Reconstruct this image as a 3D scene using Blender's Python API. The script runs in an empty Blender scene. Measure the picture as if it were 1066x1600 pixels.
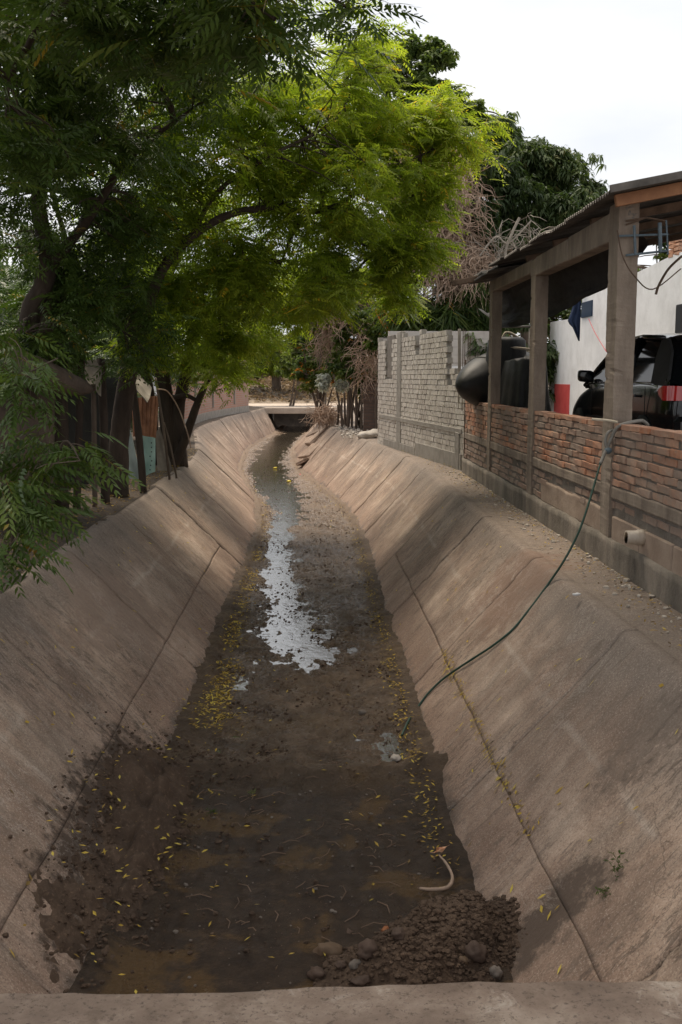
import bpy, bmesh, math, random
import numpy as np
from mathutils import Vector, Matrix, Euler
random.seed(7); rng = np.random.default_rng(11)
R = math.radians
C = bpy.context.scene.collection
S = bpy.context.scene
# ------------------------------------------------------------------ camera, sky, sun, exposure
F = 1600.0
TH = math.atan(211 / F); PSI = math.atan(41 / F * math.cos(TH))
EYE = Vector((0, 0, 3.0))
cam = bpy.data.objects.new('camera', bpy.data.cameras.new('camera')); C.objects.link(cam)
cam.location = EYE; cam.rotation_euler = (math.pi / 2 - TH, 0, -PSI)
cam.data.lens = 36; cam.data.sensor_width = 36; cam.data.clip_end = 2000; cam.data.clip_start = 0.1
S.camera = cam
SUN_EL, SUN_AZ = R(68), R(-24)          # azimuth measured from +Y towards +X
w = bpy.data.worlds.new('World'); S.world = w; w.use_nodes = True
nt = w.node_tree; nt.nodes.clear()
o_ = nt.nodes.new('ShaderNodeOutputWorld'); bg = nt.nodes.new('ShaderNodeBackground')
sky = nt.nodes.new('ShaderNodeTexSky'); sky.sky_type = 'NISHITA'; sky.sun_disc = False
sky.sun_elevation = SUN_EL; sky.sun_rotation = SUN_AZ; sky.dust_density = 3; sky.air_density = 1
tc = nt.nodes.new('ShaderNodeTexCoord'); mp = nt.nodes.new('ShaderNodeMapping'); mp.inputs['Scale'].default_value = (1.2, 1.2, 3.0)
cn = nt.nodes.new('ShaderNodeTexNoise'); cn.inputs['Scale'].default_value = 2.2; cn.inputs['Detail'].default_value = 6; cn.inputs['Roughness'].default_value = .5
cr = nt.nodes.new('ShaderNodeValToRGB')
cr.color_ramp.elements[0].position = .3; cr.color_ramp.elements[0].color = (7.8, 8.2, 9.0, 1)
cr.color_ramp.elements[1].position = .6; cr.color_ramp.elements[1].color = (10.4, 10.3, 10.2, 1)
mx = nt.nodes.new('ShaderNodeMix'); mx.data_type = 'RGBA'; mx.inputs[0].default_value = .88
nt.links.new(tc.outputs['Generated'], mp.inputs[0]); nt.links.new(mp.outputs[0], cn.inputs['Vector'])
nt.links.new(cn.outputs[0], cr.inputs[0]); nt.links.new(sky.outputs[0], mx.inputs[6]); nt.links.new(cr.outputs[0], mx.inputs[7])
nt.links.new(mx.outputs[2], bg.inputs[0]); bg.inputs[1].default_value = .084
nt.links.new(bg.outputs[0], o_.inputs[0])
sun = bpy.data.objects.new('sun', bpy.data.lights.new('sun', 'SUN')); C.objects.link(sun)
sun.data.energy = 3.1; sun.data.angle = R(28); sun.data.color = (1, .87, .70)
sd = Vector((math.cos(SUN_EL) * math.sin(SUN_AZ), math.cos(SUN_EL) * math.cos(SUN_AZ), math.sin(SUN_EL)))
sun.rotation_euler = sd.to_track_quat('Z', 'Y').to_euler()
S.view_settings.view_transform = 'Standard'; S.view_settings.look = 'None'
S.view_settings.exposure = 0.44; S.view_settings.gamma = 1; S.view_settings.use_curve_mapping = False
# ------------------------------------------------------------------ projection helpers (photo pixels -> places)
RC = Euler(cam.rotation_euler).to_matrix()
def ray(px, py): return RC @ Vector(((px - 533) / F, -(py - 800) / F, -1))
def P(px, py, d):
    r = ray(px, py); return EYE + r * (d / r.y)
def onz(px, py, z):
    r = ray(px, py); return EYE + r * ((z - EYE.z) / r.z)
def proj(x, y, z):
    v = RC.transposed() @ (Vector((x, y, z)) - EYE)
    return 533 - F * v.x / v.z, 800 + F * v.y / v.z
# ------------------------------------------------------------------ noise
def vnoise(x, y, seed=0):
    x = np.asarray(x, float); y = np.asarray(y, float)
    xi = np.floor(x).astype(np.int64); yi = np.floor(y).astype(np.int64); xf = x - xi; yf = y - yi
    def h(a, b):
        n = (a * 374761393 + b * 668265263 + seed * 974711) & 0xffffffff
        n = ((n ^ (n >> 13)) * 1274126177) & 0xffffffff
        return ((n ^ (n >> 16)) & 0xffff) / 65535.0
    u = xf * xf * (3 - 2 * xf); v = yf * yf * (3 - 2 * yf)
    return (h(xi, yi) * (1 - u) + h(xi + 1, yi) * u) * (1 - v) + (h(xi, yi + 1) * (1 - u) + h(xi + 1, yi + 1) * u) * v
def fbm(x, y, seed=0, o=5, g=.5):
    s = 0; a = 1; t = 0; x = np.asarray(x, float); y = np.asarray(y, float)
    for i in range(o):
        s = s + a * vnoise(x, y, seed + i * 17); t += a; a *= g; x = x * 2.03 + 7.1; y = y * 2.03 + 3.7
    return s / t
# ------------------------------------------------------------------ materials
class MB:
    def __init__(s, name):
        s.m = bpy.data.materials.new(name); s.m.use_nodes = True; s.n = s.m.node_tree; s.n.nodes.clear()
        s.out = s.add('ShaderNodeOutputMaterial'); s.b = s.add('ShaderNodeBsdfPrincipled'); s.ln(s.b.outputs[0], s.out.inputs[0])
        s.geo = s.add('ShaderNodeNewGeometry'); s.pos = s.geo.outputs['Position']
    def add(s, t): return s.n.nodes.new(t)
    def ln(s, a, b): s.n.links.new(a, b)
    def noise(s, scale=5, detail=6, rough=.6, stretch=(1, 1, 1), dist=0, vec=None):
        m = s.add('ShaderNodeMapping'); m.inputs['Scale'].default_value = stretch; s.ln(vec or s.pos, m.inputs[0])
        t = s.add('ShaderNodeTexNoise'); t.inputs['Scale'].default_value = scale; t.inputs['Detail'].default_value = detail
        t.inputs['Roughness'].default_value = rough; t.inputs['Distortion'].default_value = dist; s.ln(m.outputs[0], t.inputs['Vector']); return t.outputs[0]
    def ramp(s, f, stops):
        r = s.add('ShaderNodeValToRGB'); e = r.color_ramp.elements
        while len(e) < len(stops): e.new(.5)
        for i, (p, c) in enumerate(stops):
            e[i].position = p; e[i].color = (*c, 1) if hasattr(c, '__len__') else (c, c, c, 1)
        s.ln(f, r.inputs[0]); return r.outputs[0]
    def mix(s, f, a, b, mode='MIX'):
        m = s.add('ShaderNodeMix'); m.data_type = 'RGBA'; m.blend_type = mode
        for v, i in ((f, 0), (a, 6), (b, 7)):
            if isinstance(v, (int, float)): m.inputs[i].default_value = v if i == 0 else (v, v, v, 1)
            elif isinstance(v, tuple): m.inputs[i].default_value = (*v, 1)
            else: s.ln(v, m.inputs[i])
        return m.outputs[2]
    def math(s, op, a, b=0.0, c=0.0):
        m = s.add('ShaderNodeMath'); m.operation = op
        for i, v in enumerate((a, b, c)):
            if isinstance(v, (int, float)): m.inputs[i].default_value = v
            else: s.ln(v, m.inputs[i])
        return m.outputs[0]
    def xyz(s):
        x = s.add('ShaderNodeSeparateXYZ'); s.ln(s.pos, x.inputs[0]); return x.outputs
    def attr(s, n):
        a = s.add('ShaderNodeAttribute'); a.attribute_name = n; return a.outputs['Fac']
    def bump(s, h, st=.5, d=.01, prev=None):
        b = s.add('ShaderNodeBump'); b.inputs['Strength'].default_value = st; b.inputs['Distance'].default_value = d; s.ln(h, b.inputs['Height'])
        if prev: s.ln(prev, b.inputs['Normal'])
        s.ln(b.outputs[0], s.b.inputs['Normal']); return b.outputs[0]
    def col(s, c):
        if isinstance(c, tuple): s.b.inputs['Base Color'].default_value = (*c, 1)
        else: s.ln(c, s.b.inputs['Base Color'])
    def set(s, **k):
        for a, v in k.items():
            i = s.b.inputs[a.replace('_', ' ')]
            if isinstance(v, (int, float)): i.default_value = v
            else: s.ln(v, i)
        return s
MT = {}
def simple(name, c1, c2, scale=6, rough=.9, bump=.4, bs=30, bd=.006, stretch=(1, 1, 1), metal=0, spec=.4):
    b = MB(name); n = b.noise(scale, 6, .65, stretch)
    b.col(b.ramp(n, [(.3, c1), (.7, c2)])); b.set(Roughness=rough, Metallic=metal); b.b.inputs['Specular IOR Level'].default_value = spec
    if bump: b.bump(b.noise(bs, 5, .7, stretch), bump, bd)
    MT[name] = b.m; return b.m
def concrete_bank(name, side):
    b = MB(name); x, y, z = b.xyz()
    base = b.ramp(b.noise(1.3, 8, .68, (1, 1, 1), .3), [(.34, (.21, .142, .104)), (.48, (.355, .25, .185)), (.64, (.56, .425, .33))])
    base = b.mix(b.ramp(b.noise(.55, 5, .65, (1, 1, 1), .5), [(.46, 0.0), (.60, .5)]), base, (.17, .115, .085))
    # weathering washed down the slope
    st = b.noise(2.2, 8, .7, (.35, 3.2, .35), .25)
    base = b.mix(b.ramp(st, [(.42, 0.0), (.66, .5)]), base, (.18, .150, .118))
    st2 = b.noise(1.4, 7, .7, (.25, 5, .25), .1)
    base = b.mix(b.ramp(st2, [(.55, 0.0), (.75, .5)]), base, (.47, .41, .35))
    # grey lichen crust on the upper third, pink silt lower down
    hz = b.math('ADD', z, b.math('MULTIPLY', b.noise(2.5, 6, .6), .5))
    base = b.mix(b.ramp(hz, [(1.05, 0.0), (1.3, .55)] if False else [(.0, 0.0), (1.0, 0.0)]), base, base)
    up = b.math('SMOOTH_MIN', 1.0, b.math('MAXIMUM', 0.0, b.math('MULTIPLY', b.math('SUBTRACT', hz, 1.15), 3.0)), .1)
    base = b.mix(b.math('MULTIPLY', up, .78), base, (.20, .165, .138))
    lo = b.math('MAXIMUM', 0.0, b.math('MINIMUM', 1.0, b.math('MULTIPLY', b.math('SUBTRACT', .85, hz), 1.6)))
    base = b.mix(b.math('MULTIPLY', lo, .55), base, (.29, .175, .125))
    wet = b.math('MAXIMUM', 0.0, b.math('MINIMUM', 1.0, b.math('MULTIPLY', b.math('SUBTRACT', .40, b.math('ADD', z, b.math('MULTIPLY', b.noise(3.3, 6, .65), .5))), 9.0)))
    base = b.mix(b.math('MULTIPLY', wet, .85), base, (.055, .04, .03))
    rz_ = b.math('ABSOLUTE', b.math('SUBTRACT', b.math('ADD', z, b.math('MULTIPLY', b.noise(1.1, 5, .6), .10)), .87))
    base = b.mix(b.math('MULTIPLY', b.ramp(rz_, [(.0, .38), (.028, 0.0)]), b.ramp(b.noise(1.3, 3, .6), [(.42, 0.0), (.58, 1.0)])), base, (.60, .52, .44))
    grit = b.noise(85, 3, .8); base = b.mix(b.ramp(grit, [(.36, .55), (.47, 0.0)]), base, (.10, .075, .06)); base = b.mix(b.ramp(grit, [(.56, 0.0), (.66, .45)]), base, (.62, .54, .46))
    spk = b.noise(38, 4, .7); base = b.mix(b.ramp(spk, [(.60, 0.0), (.72, .5)]), base, (.09, .07, .055))
    pt = b.noise(7, 6, .75, (.5, 1.6, .5), .6); base = b.mix(b.ramp(pt, [(.57, 0.0), (.64, .55)]), base, (.13, .10, .08))
    # dirt crumbs and stains on the sheltered stretch
    cr = b.noise(16, 7, .8, (.5, 1.4, .5), .8); big = b.noise(.8, 3, .5)
    base = b.mix(b.math('MULTIPLY', b.ramp(cr, [(.53, 0.0), (.57, 1.0)]), b.ramp(big, [(.47, 0.0), (.60, .65)])), base, (.085, .062, .048))
    # hair cracks
    v = b.add('ShaderNodeTexVoronoi'); v.feature = 'DISTANCE_TO_EDGE'; v.inputs['Scale'].default_value = .9
    dm = b.add('ShaderNodeVectorMath'); dm.operation = 'ADD'; nn = b.add('ShaderNodeTexNoise'); nn.inputs['Scale'].default_value = 3; nn.inputs['Detail'].default_value = 6; b.ln(b.pos, nn.inputs['Vector'])
    sc = b.add('ShaderNodeVectorMath'); sc.operation = 'SCALE'; sc.inputs['Scale'].default_value = .5; b.ln(nn.outputs['Color'], sc.inputs[0])
    b.ln(b.pos, dm.inputs[0]); b.ln(sc.outputs[0], dm.inputs[1]); b.ln(dm.outputs[0], v.inputs['Vector'])
    ck = b.math('MULTIPLY', b.ramp(v.outputs[0], [(.0, .7), (.004, 0.0)]), b.ramp(b.noise(.7, 2, .5), [(.5, 0.0), (.6, .6)]))
    base = b.mix(ck, base, (.06, .05, .04))
    def blot(x0, y0, sx, sy, f, colr, k=.9):
        e = b.math('ADD', b.math('POWER', b.math('DIVIDE', b.math('SUBTRACT', x, x0), sx), 2.0), b.math('POWER', b.math('DIVIDE', b.math('SUBTRACT', y, y0), sy), 2.0))
        e = b.math('ADD', e, b.math('MULTIPLY', b.math('SUBTRACT', b.noise(f, 8, .72), .5), 4.5))
        return b.mix(b.ramp(e, [(.35, k), (1.35, 0.0)]), base, colr)
    base = blot(-1.25, 6.3, .36, 1.6, 7, (.055, .037, .026)); base = blot(1.15, 4.75, .35, .22, 6, (.085, .06, .045)); base = blot(1.8, 5.3, .3, .3, 22, (.12, .09, .07), .5)
    base = blot(-2.0, 5.2, .4, .5, 11, (.16, .12, .095), .5); base = blot(1.9, 9.2, .5, .9, 4, (.20, .125, .09), .7); base = blot(-1.9, 9.5, .5, 1.2, 4, (.25, .18, .14), .6)
    lime = b.noise(2.6, 7, .75, (1, 1, 1), 1.2); base = b.mix(b.math('MULTIPLY', b.ramp(lime, [(.488, 0.0), (.5, 1.0), (.512, 0.0)]), b.ramp(b.noise(.9, 2, .5, (1, 1.2, 1)), [(.52, 0.0), (.62, .4)])), base, (.60, .54, .48))
    b.col(base); b.set(Roughness=b.math('SUBTRACT', .93, b.math('MULTIPLY', wet, .5)))
    h = b.math('ADD', b.math('MULTIPLY', b.noise(26, 8, .75, (.8, 1.3, .8)), 1.0), b.math('MULTIPLY', b.noise(4, 5, .6, (.5, 2.2, .5)), 1.5))
    b.bump(b.math('SUBTRACT', h, b.math('MULTIPLY', ck, 1.0)), .75, .014)
    MT[name] = b.m; return b.m
concrete_bank('bank_concrete', 0)
def mk_bed():
    b = MB('wet_mud'); wv = b.attr('wet')
    base = b.ramp(b.noise(3.5, 9, .7, (1, 1, 1), .4), [(.3, (.042, .026, .016)), (.5, (.088, .058, .036)), (.72, (.175, .12, .078))])
    base = b.mix(b.ramp(b.noise(1.1, 5, .6), [(.5, 0.0), (.68, .6)]), base, (.13, .085, .045))
    base = b.mix(b.ramp(b.noise(28, 5, .75), [(.56, 0.0), (.66, .6)]), base, (.15, .105, .065))
    x, y, z = b.xyz()
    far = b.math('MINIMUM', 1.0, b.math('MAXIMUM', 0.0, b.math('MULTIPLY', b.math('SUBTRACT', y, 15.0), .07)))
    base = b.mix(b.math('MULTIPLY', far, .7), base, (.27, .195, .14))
    nr = b.math('MINIMUM', 1.0, b.math('MAXIMUM', 0.0, b.math('MULTIPLY', b.math('SUBTRACT', 7.6, y), 1.6)))
    och = b.ramp(b.noise(1.7, 5, .6, (1, 1.2, 1), .4), [(.54, 0.0), (.60, .75)])
    base = b.mix(nr, base, b.mix(och, b.ramp(b.noise(9, 8, .75), [(.3, (.022, .013, .008)), (.6, (.060, .038, .023)), (.75, (.12, .08, .052))]), (.13, .075, .028)))
    b.col(base)
    wt = b.math('ADD', b.math('MULTIPLY', z, 11.0), b.math('MULTIPLY', b.noise(5, 7, .7), .55))
    rr = b.ramp(wt, [(.38, .06), (.56, .22), (.95, .7)])
    b.set(Roughness=rr); b.b.inputs['Specular IOR Level'].default_value = .4
    b.bump(b.math('ADD', b.noise(20, 8, .75), b.math('MULTIPLY', b.noise(75, 4, .7), .4)), 1, .03)
    MT['wet_mud'] = b.m
mk_bed()
def mk_dirt(name, a, c, d, rough=.95):
    b = MB(name); base = b.ramp(b.noise(2.2, 8, .7), [(.3, a), (.5, c), (.7, d)])
    base = b.mix(b.ramp(b.noise(40, 4, .7), [(.55, 0.0), (.68, .6)]), base, tuple(min(1, v * 1.7) for v in d))
    b.col(base); b.set(Roughness=rough); b.bump(b.noise(22, 7, .75), .8, .02); MT[name] = b.m
mk_dirt('berm_dirt', (.12, .09, .07), (.2, .15, .11), (.30, .235, .18))
mk_dirt('dark_dirt', (.03, .022, .017), (.06, .044, .033), (.105, .078, .055))
mk_dirt('mud_clods', (.035, .020, .012), (.068, .041, .025), (.115, .074, .048), .9)
mk_dirt('dry_hill', (.12, .095, .075), (.22, .17, .125), (.34, .265, .18))
mk_dirt('road_dirt', (.38, .31, .25), (.46, .38, .31), (.55, .46, .38))
def mk_water():
    b = MB('stream_water'); b.col((.035, .027, .017)); b.set(Roughness=.06); b.b.inputs['IOR'].default_value = 2.5
    b.b.inputs['Specular IOR Level'].default_value = 1.0
    b.bump(b.noise(9, 6, .65, (1, .8, 1), .3), .45, .012); MT['stream_water'] = b.m
mk_water()
def mk_brick(name, stops, mortar, grime=.5, bb=18):
    b = MB(name); oi = b.add('ShaderNodeObjectInfo'); t = b.math('FRACT', b.math('ADD', b.attr('tint'), oi.outputs['Random']))
    base = b.ramp(t, stops)
    base = b.mix(b.ramp(b.noise(14, 6, .7), [(.4, 0.0), (.7, .45)]), base, tuple(v * .5 for v in stops[0][1]))
    g = b.noise(1.6, 7, .68); base = b.mix(b.ramp(g, [(.5 - grime * .2, 0.0), (.5 + .15, .85)]), base, mortar)
    g2 = b.noise(30, 6, .75); base = b.mix(b.ramp(g2, [(.52, 0.0), (.66, .6)]), base, mortar)
    b.col(base); b.set(Roughness=.95); b.bump(b.noise(45, 6, .75), .7, .005); MT[name] = b.m
mk_brick('orange_brick', [(0, (.40, .16, .08)), (.35, (.55, .25, .14)), (.6, (.44, .23, .15)), (.8, (.62, .32, .19)), (1, (.37, .24, .18))], (.30, .245, .20))
mk_brick('grimy_brick', [(0, (.33, .17, .11)), (.5, (.36, .24, .18)), (1, (.27, .19, .145))], (.28, .225, .185), 1)
mk_brick('pale_block', [(0, (.58, .53, .47)), (.5, (.68, .63, .56)), (1, (.48, .43, .38))], (.42, .37, .32), .3)
simple('mortar', (.12, .105, .09), (.24, .21, .18), 5, .95, .8, 30, .015)
simple('pale_mortar', (.22, .20, .175), (.36, .33, .29), 5, .95, .8, 30, .015)
b = MB('stained_plinth'); x, y, z = b.xyz()
c = b.ramp(b.noise(2, 8, .7, (1, 1, .35)), [(.3, (.08, .07, .06)), (.5, (.19, .165, .135)), (.7, (.34, .29, .24))])
b.col(c); b.set(Roughness=.95); b.bump(b.noise(18, 8, .75), .8, .02); MT['stained_plinth'] = b.m
simple('plaster_panel', (.26, .19, .145), (.42, .33, .26), 2.2, .95, .6, 26, .012)
b = MB('column_concrete'); c = b.ramp(b.noise(3, 7, .7, (1, 1, .3)), [(.3, (.13, .10, .08)), (.55, (.26, .21, .165)), (.75, (.38, .32, .26))])
wv = b.add('ShaderNodeTexWave'); wv.bands_direction = 'Z'; wv.inputs['Scale'].default_value = 9; wv.inputs['Distortion'].default_value = 2; b.ln(b.pos, wv.inputs[0])
b.col(c); b.set(Roughness=.93); n1 = b.bump(wv.outputs['Fac'], .12, .004); b.bump(b.noise(30, 6, .7), .6, .01, n1); MT['column_concrete'] = b.m
simple('bark_dark', (.028, .020, .015), (.085, .062, .047), 5, .95, 1, 14, .03, (1, 1, .25))
simple('bark_mid', (.07, .05, .037), (.17, .13, .10), 6, .95, 1, 16, .02, (1, 1, .3))
simple('dry_stem', (.27, .19, .14), (.50, .37, .28), 4, .95, 0)
simple('grey_stem', (.20, .17, .14), (.36, .32, .27), 4, .95, 0)
simple('weathered_wood', (.10, .065, .045), (.24, .16, .11), 7, .9, .6, 20, .006, (1, 1, 1))
simple('orange_wood', (.22, .10, .05), (.36, .18, .09), 5, .8, .4, 20, .004)
simple('black_tarp', (.010, .011, .012), (.030, .031, .032), 3, .6, .5, 8, .02, (1, 1, 1), 0, .35)
simple('black_net', (.014, .014, .015), (.035, .034, .034), 8, .85, .6, 60, .01)
simple('black_plastic', (.008, .008, .008), (.028, .028, .027), 3.5, .55, .25, 6, .01)
simple('tin_roof', (.05, .045, .04), (.19, .17, .15), 3, .55, .3, 14, .006, (1, 1, 1), .55)
simple('pale_tin', (.35, .37, .37), (.62, .64, .63), 3, .5, .2, 12, .004, (1, 1, 1), .3)
simple('rusty_tin', (.13, .055, .03), (.36, .17, .09), 7, .75, .5, 20, .006, (1, 1, .4), .2)
simple('teal_tin', (.13, .22, .20), (.24, .33, .29), 4, .6, .3, 14, .004, (1, 1, .5), .1)
simple('pale_blue_tin', (.22, .27, .26), (.36, .41, .39), 3, .6, .3, 14, .004, (1, 1, .5), .1)
simple('pale_sheet', (.14, .12, .095), (.28, .245, .20), 3, .9, .4, 14, .01)
simple('brown_tarp', (.05, .037, .028), (.13, .095, .07), 2.5, .85, .6, 6, .04)
b = MB('white_plaster'); c = b.ramp(b.noise(2, 8, .7), [(.3, (.70, .70, .70)), (.6, (.86, .86, .87))]); c = b.mix(b.ramp(b.noise(2.5, 7, .75, (1, 2.2, .25)), [(.60, 0.0), (.74, .3)]), c, (.45, .42, .38))
c = b.mix(b.ramp(b.noise(7, 7, .8), [(.64, 0.0), (.68, .6)]), c, (.40, .37, .34)); b.col(c); b.set(Roughness=.9); b.bump(b.noise(20, 7, .7), .4, .008); MT['white_plaster'] = b.m
simple('red_paint', (.52, .05, .05), (.66, .10, .09), 3, .8, .2, 20, .004)
simple('navy_cloth', (.012, .022, .055), (.022, .038, .085), 4, .9, .5, 60, .004)
simple('dark_opening', (.008, .009, .011), (.014, .016, .02), 4, .6, 0)
simple('dark_window', (.012, .03, .07), (.02, .045, .09), 4, .3, 0)
simple('rusty_rebar', (.07, .045, .03), (.15, .10, .07), 10, .8, .3)
simple('pvc_white', (.36, .29, .22), (.60, .52, .44), 6, .5, .2)
simple('blue_conduit', (.06, .09, .11), (.13, .17, .20), 6, .6, .2)
simple('hose_green', (.015, .045, .032), (.03, .075, .055), 5, .45, .2)
simple('hose_grey', (.16, .15, .13), (.27, .25, .22), 5, .6, .2)
simple('rope_pale', (.40, .34, .25), (.55, .48, .38), 9, .9, .3)
simple('stone_brown', (.045, .028, .02), (.10, .064, .046), 6, .75, .6, 22, .008)
simple('stone_ochre', (.085, .052, .03), (.15, .098, .06), 6, .7, .6, 22, .006)
simple('stone_pale', (.36, .31, .26), (.54, .49, .43), 6, .85, .6, 22, .008)
simple('stone_grey', (.11, .09, .075), (.20, .17, .145), 6, .85, .6, 22, .008)
simple('brick_chip', (.22, .08, .035), (.30, .12, .05), 9, .85, .6, 22, .008)
simple('paper_white', (.62, .62, .62), (.75, .75, .75), 9, .8, .2)
simple('wrapper_red', (.5, .02, .03), (.6, .05, .06), 9, .4, .2)
simple('wrapper_yellow', (.6, .45, .03), (.75, .6, .06), 9, .4, .2)
simple('wrapper_orange', (.65, .30, .16), (.78, .55, .36), 30, .4, .2)
b = MB('car_paint'); b.col((.003, .004, .006)); b.set(Roughness=.16, Coat_Weight=.5, Coat_Roughness=.05); b.b.inputs['Specular IOR Level'].default_value = .35; MT['car_paint'] = b.m
b = MB('car_glass'); b.col((.004, .005, .006)); b.set(Roughness=.05); b.b.inputs['Specular IOR Level'].default_value = .12; MT['car_glass'] = b.m
b = MB('tail_lens'); b.col((.42, .012, .012)); b.set(Roughness=.1, Coat_Weight=1.0); MT['tail_lens'] = b.m
simple('rubber', (.012, .012, .012), (.025, .025, .025), 5, .8, .3)
simple('chrome', (.5, .5, .5), (.6, .6, .6), 5, .2, 0, metal=1)
# old red brick seen from far: courses in the texture
def far_brick(name, c1, c2, mo, sx=3.4, sz=11):
    b = MB(name); x, y, z = b.xyz(); cb = b.add('ShaderNodeCombineXYZ')
    b.ln(b.math('ADD', x, y), cb.inputs[0]); b.ln(z, cb.inputs[1])
    t = b.add('ShaderNodeTexBrick'); t.inputs['Scale'].default_value = 1; t.inputs['Brick Width'].default_value = .30; t.inputs['Row Height'].default_value = .095
    t.inputs['Mortar Size'].default_value = .014; t.inputs['Color1'].default_value = (*c1, 1); t.inputs['Color2'].default_value = (*c2, 1); t.inputs['Mortar'].default_value = (*mo, 1)
    b.ln(cb.outputs[0], t.inputs[0]); c = b.mix(b.ramp(b.noise(1.2, 6, .7), [(.4, 0.0), (.7, .6)]), t.outputs[0], mo)
    b.col(c); b.set(Roughness=.95); b.bump(b.math('SUBTRACT', 1.0, t.outputs['Fac']), .8, .012); MT[name] = b.m
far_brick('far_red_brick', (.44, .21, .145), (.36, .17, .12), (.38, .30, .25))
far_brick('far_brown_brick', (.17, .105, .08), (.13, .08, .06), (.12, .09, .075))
def leafmat(name, stops, trans=.45, tb=1.7, rough=.5):
    b = MB(name); t = b.attr('tint'); c = b.ramp(t, stops)
    b.col(c); b.set(Roughness=rough); b.b.inputs['Specular IOR Level'].default_value = .35
    tr = b.add('ShaderNodeBsdfTranslucent'); tc = b.mix(1.0, c, (tb, tb * 1.05, tb * .55), 'MULTIPLY'); b.ln(tc, tr.inputs[0])
    ms = b.add('ShaderNodeMixShader'); ms.inputs[0].default_value = trans; b.ln(b.b.outputs[0], ms.inputs[1]); b.ln(tr.outputs[0], ms.inputs[2]); b.ln(ms.outputs[0], b.out.inputs[0])
    MT[name] = b.m
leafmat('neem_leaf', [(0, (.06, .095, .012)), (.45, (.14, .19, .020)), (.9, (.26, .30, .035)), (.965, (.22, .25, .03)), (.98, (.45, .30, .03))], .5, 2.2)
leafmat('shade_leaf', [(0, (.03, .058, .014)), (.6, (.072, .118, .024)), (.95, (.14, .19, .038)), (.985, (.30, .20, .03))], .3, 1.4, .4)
leafmat('mango_leaf', [(0, (.025, .045, .016)), (.5, (.055, .085, .028)), (.85, (.11, .145, .05)), (1, (.22, .20, .09))], .35, 1.6, .6)
leafmat('bush_leaf', [(0, (.03, .06, .015)), (.5, (.08, .115, .025)), (.88, (.16, .18, .04)), (.95, (.40, .26, .04)), (1, (.48, .17, .03))], .4, 1.6)
leafmat('mid_leaf', [(0, (.04, .068, .018)), (.5, (.085, .125, .032)), (.9, (.16, .20, .055)), (1, (.26, .24, .09))], .4, 1.8)
leafmat('dry_leaf', [(0, (.12, .08, .055)), (.5, (.22, .15, .10)), (1, (.38, .27, .18))], .3, 1.2, .8)
leafmat('litter_leaf', [(0, (.10, .065, .035)), (.35, (.28, .18, .045)), (.7, (.50, .34, .05)), (1, (.60, .47, .09))], .15, 1.0, .7)
leafmat('vine_white', [(0, (.35, .36, .32)), (1, (.75, .75, .72))], .3, 1.0, .8)
# ------------------------------------------------------------------ object helpers
def tag(o, label=None, cat=None, group=None, kind=None):
    if label: o['label'] = label
    if cat: o['category'] = cat
    if group: o['group'] = group
    if kind: o['kind'] = kind
    return o
def thing(name, loc, label, cat, group=None, rz=0):
    o = bpy.data.objects.new(name, None); o.location = loc; o.rotation_euler = (0, 0, rz); o.empty_display_size = .2; C.objects.link(o)
    bpy.context.view_layer.update(); return tag(o, label, cat, group)
def link(name, me, parent=None, mat=None, smooth=False):
    o = bpy.data.objects.new(name, me); C.objects.link(o)
    if mat: me.materials.clear(); me.materials.append(MT[mat])
    me.polygons.foreach_set('use_smooth', [bool(smooth)] * len(me.polygons))
    if parent:
        o.parent = parent; o.matrix_parent_inverse = (Matrix.Translation(parent.location) @ parent.rotation_euler.to_matrix().to_4x4()).inverted()
    return o
def npmesh(name, V, Fc, tint=None, attr='tint'):
    V = np.asarray(V, np.float32).reshape(-1, 3); Fc = np.asarray(Fc, np.int32); k = Fc.shape[1]
    me = bpy.data.meshes.new(name); me.vertices.add(len(V)); me.vertices.foreach_set('co', V.ravel())
    me.loops.add(Fc.size); me.loops.foreach_set('vertex_index', Fc.ravel())
    me.polygons.add(len(Fc)); me.polygons.foreach_set('loop_start', np.arange(0, Fc.size, k, dtype=np.int32))
    me.update(calc_edges=True)
    if tint is not None:
        a = me.attributes.new(attr, 'FLOAT', 'POINT'); a.data.foreach_set('value', np.asarray(tint, np.float32))
    return me
def grid(name, X, Y, Z, parent=None, mat=None, smooth=True, tint=None, attr='tint', flip=False):
    n, m = X.shape; idx = np.arange(n * m).reshape(n, m)
    a, b_, c, d = idx[:-1, :-1], idx[1:, :-1], idx[1:, 1:], idx[:-1, 1:]
    f = np.stack([a, b_, c, d] if not flip else [a, d, c, b_], -1).reshape(-1, 4)
    return link(name, npmesh(name, np.stack([X, Y, Z], -1), f, tint, attr), parent, mat, smooth)
def bm_obj(name, bm, mat, parent=None, smooth=False):
    me = bpy.data.meshes.new(name); bm.to_mesh(me); bm.free(); return link(name, me, parent, mat, smooth)
def bbox(bm, lo, hi, bev=0, M=None, jit=0):
    lo, hi = Vector(lo), Vector(hi)
    r = bmesh.ops.create_cube(bm, size=1); vs = r['verts']
    for v in vs:
        v.co = Vector([(lo[i] + hi[i]) / 2 + v.co[i] * (hi[i] - lo[i]) for i in range(3)]) + Vector([random.uniform(-jit, jit) for _ in range(3)])
    if bev:
        es = list({e for v in vs for e in v.link_edges}); r2 = bmesh.ops.bevel(bm, geom=es, offset=bev, segments=1, affect='EDGES'); vs = list({v for f in r2['faces'] for v in f.verts} | {v for v in vs if v.is_valid})
    if M:
        for v in vs: v.co = M @ v.co
    return vs
def box(name, lo, hi, mat, parent=None, bev=0, jit=0, sub=0):
    bm = bmesh.new(); bbox(bm, lo, hi, bev, None, jit); return bm_obj(name, bm, mat, parent)
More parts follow.
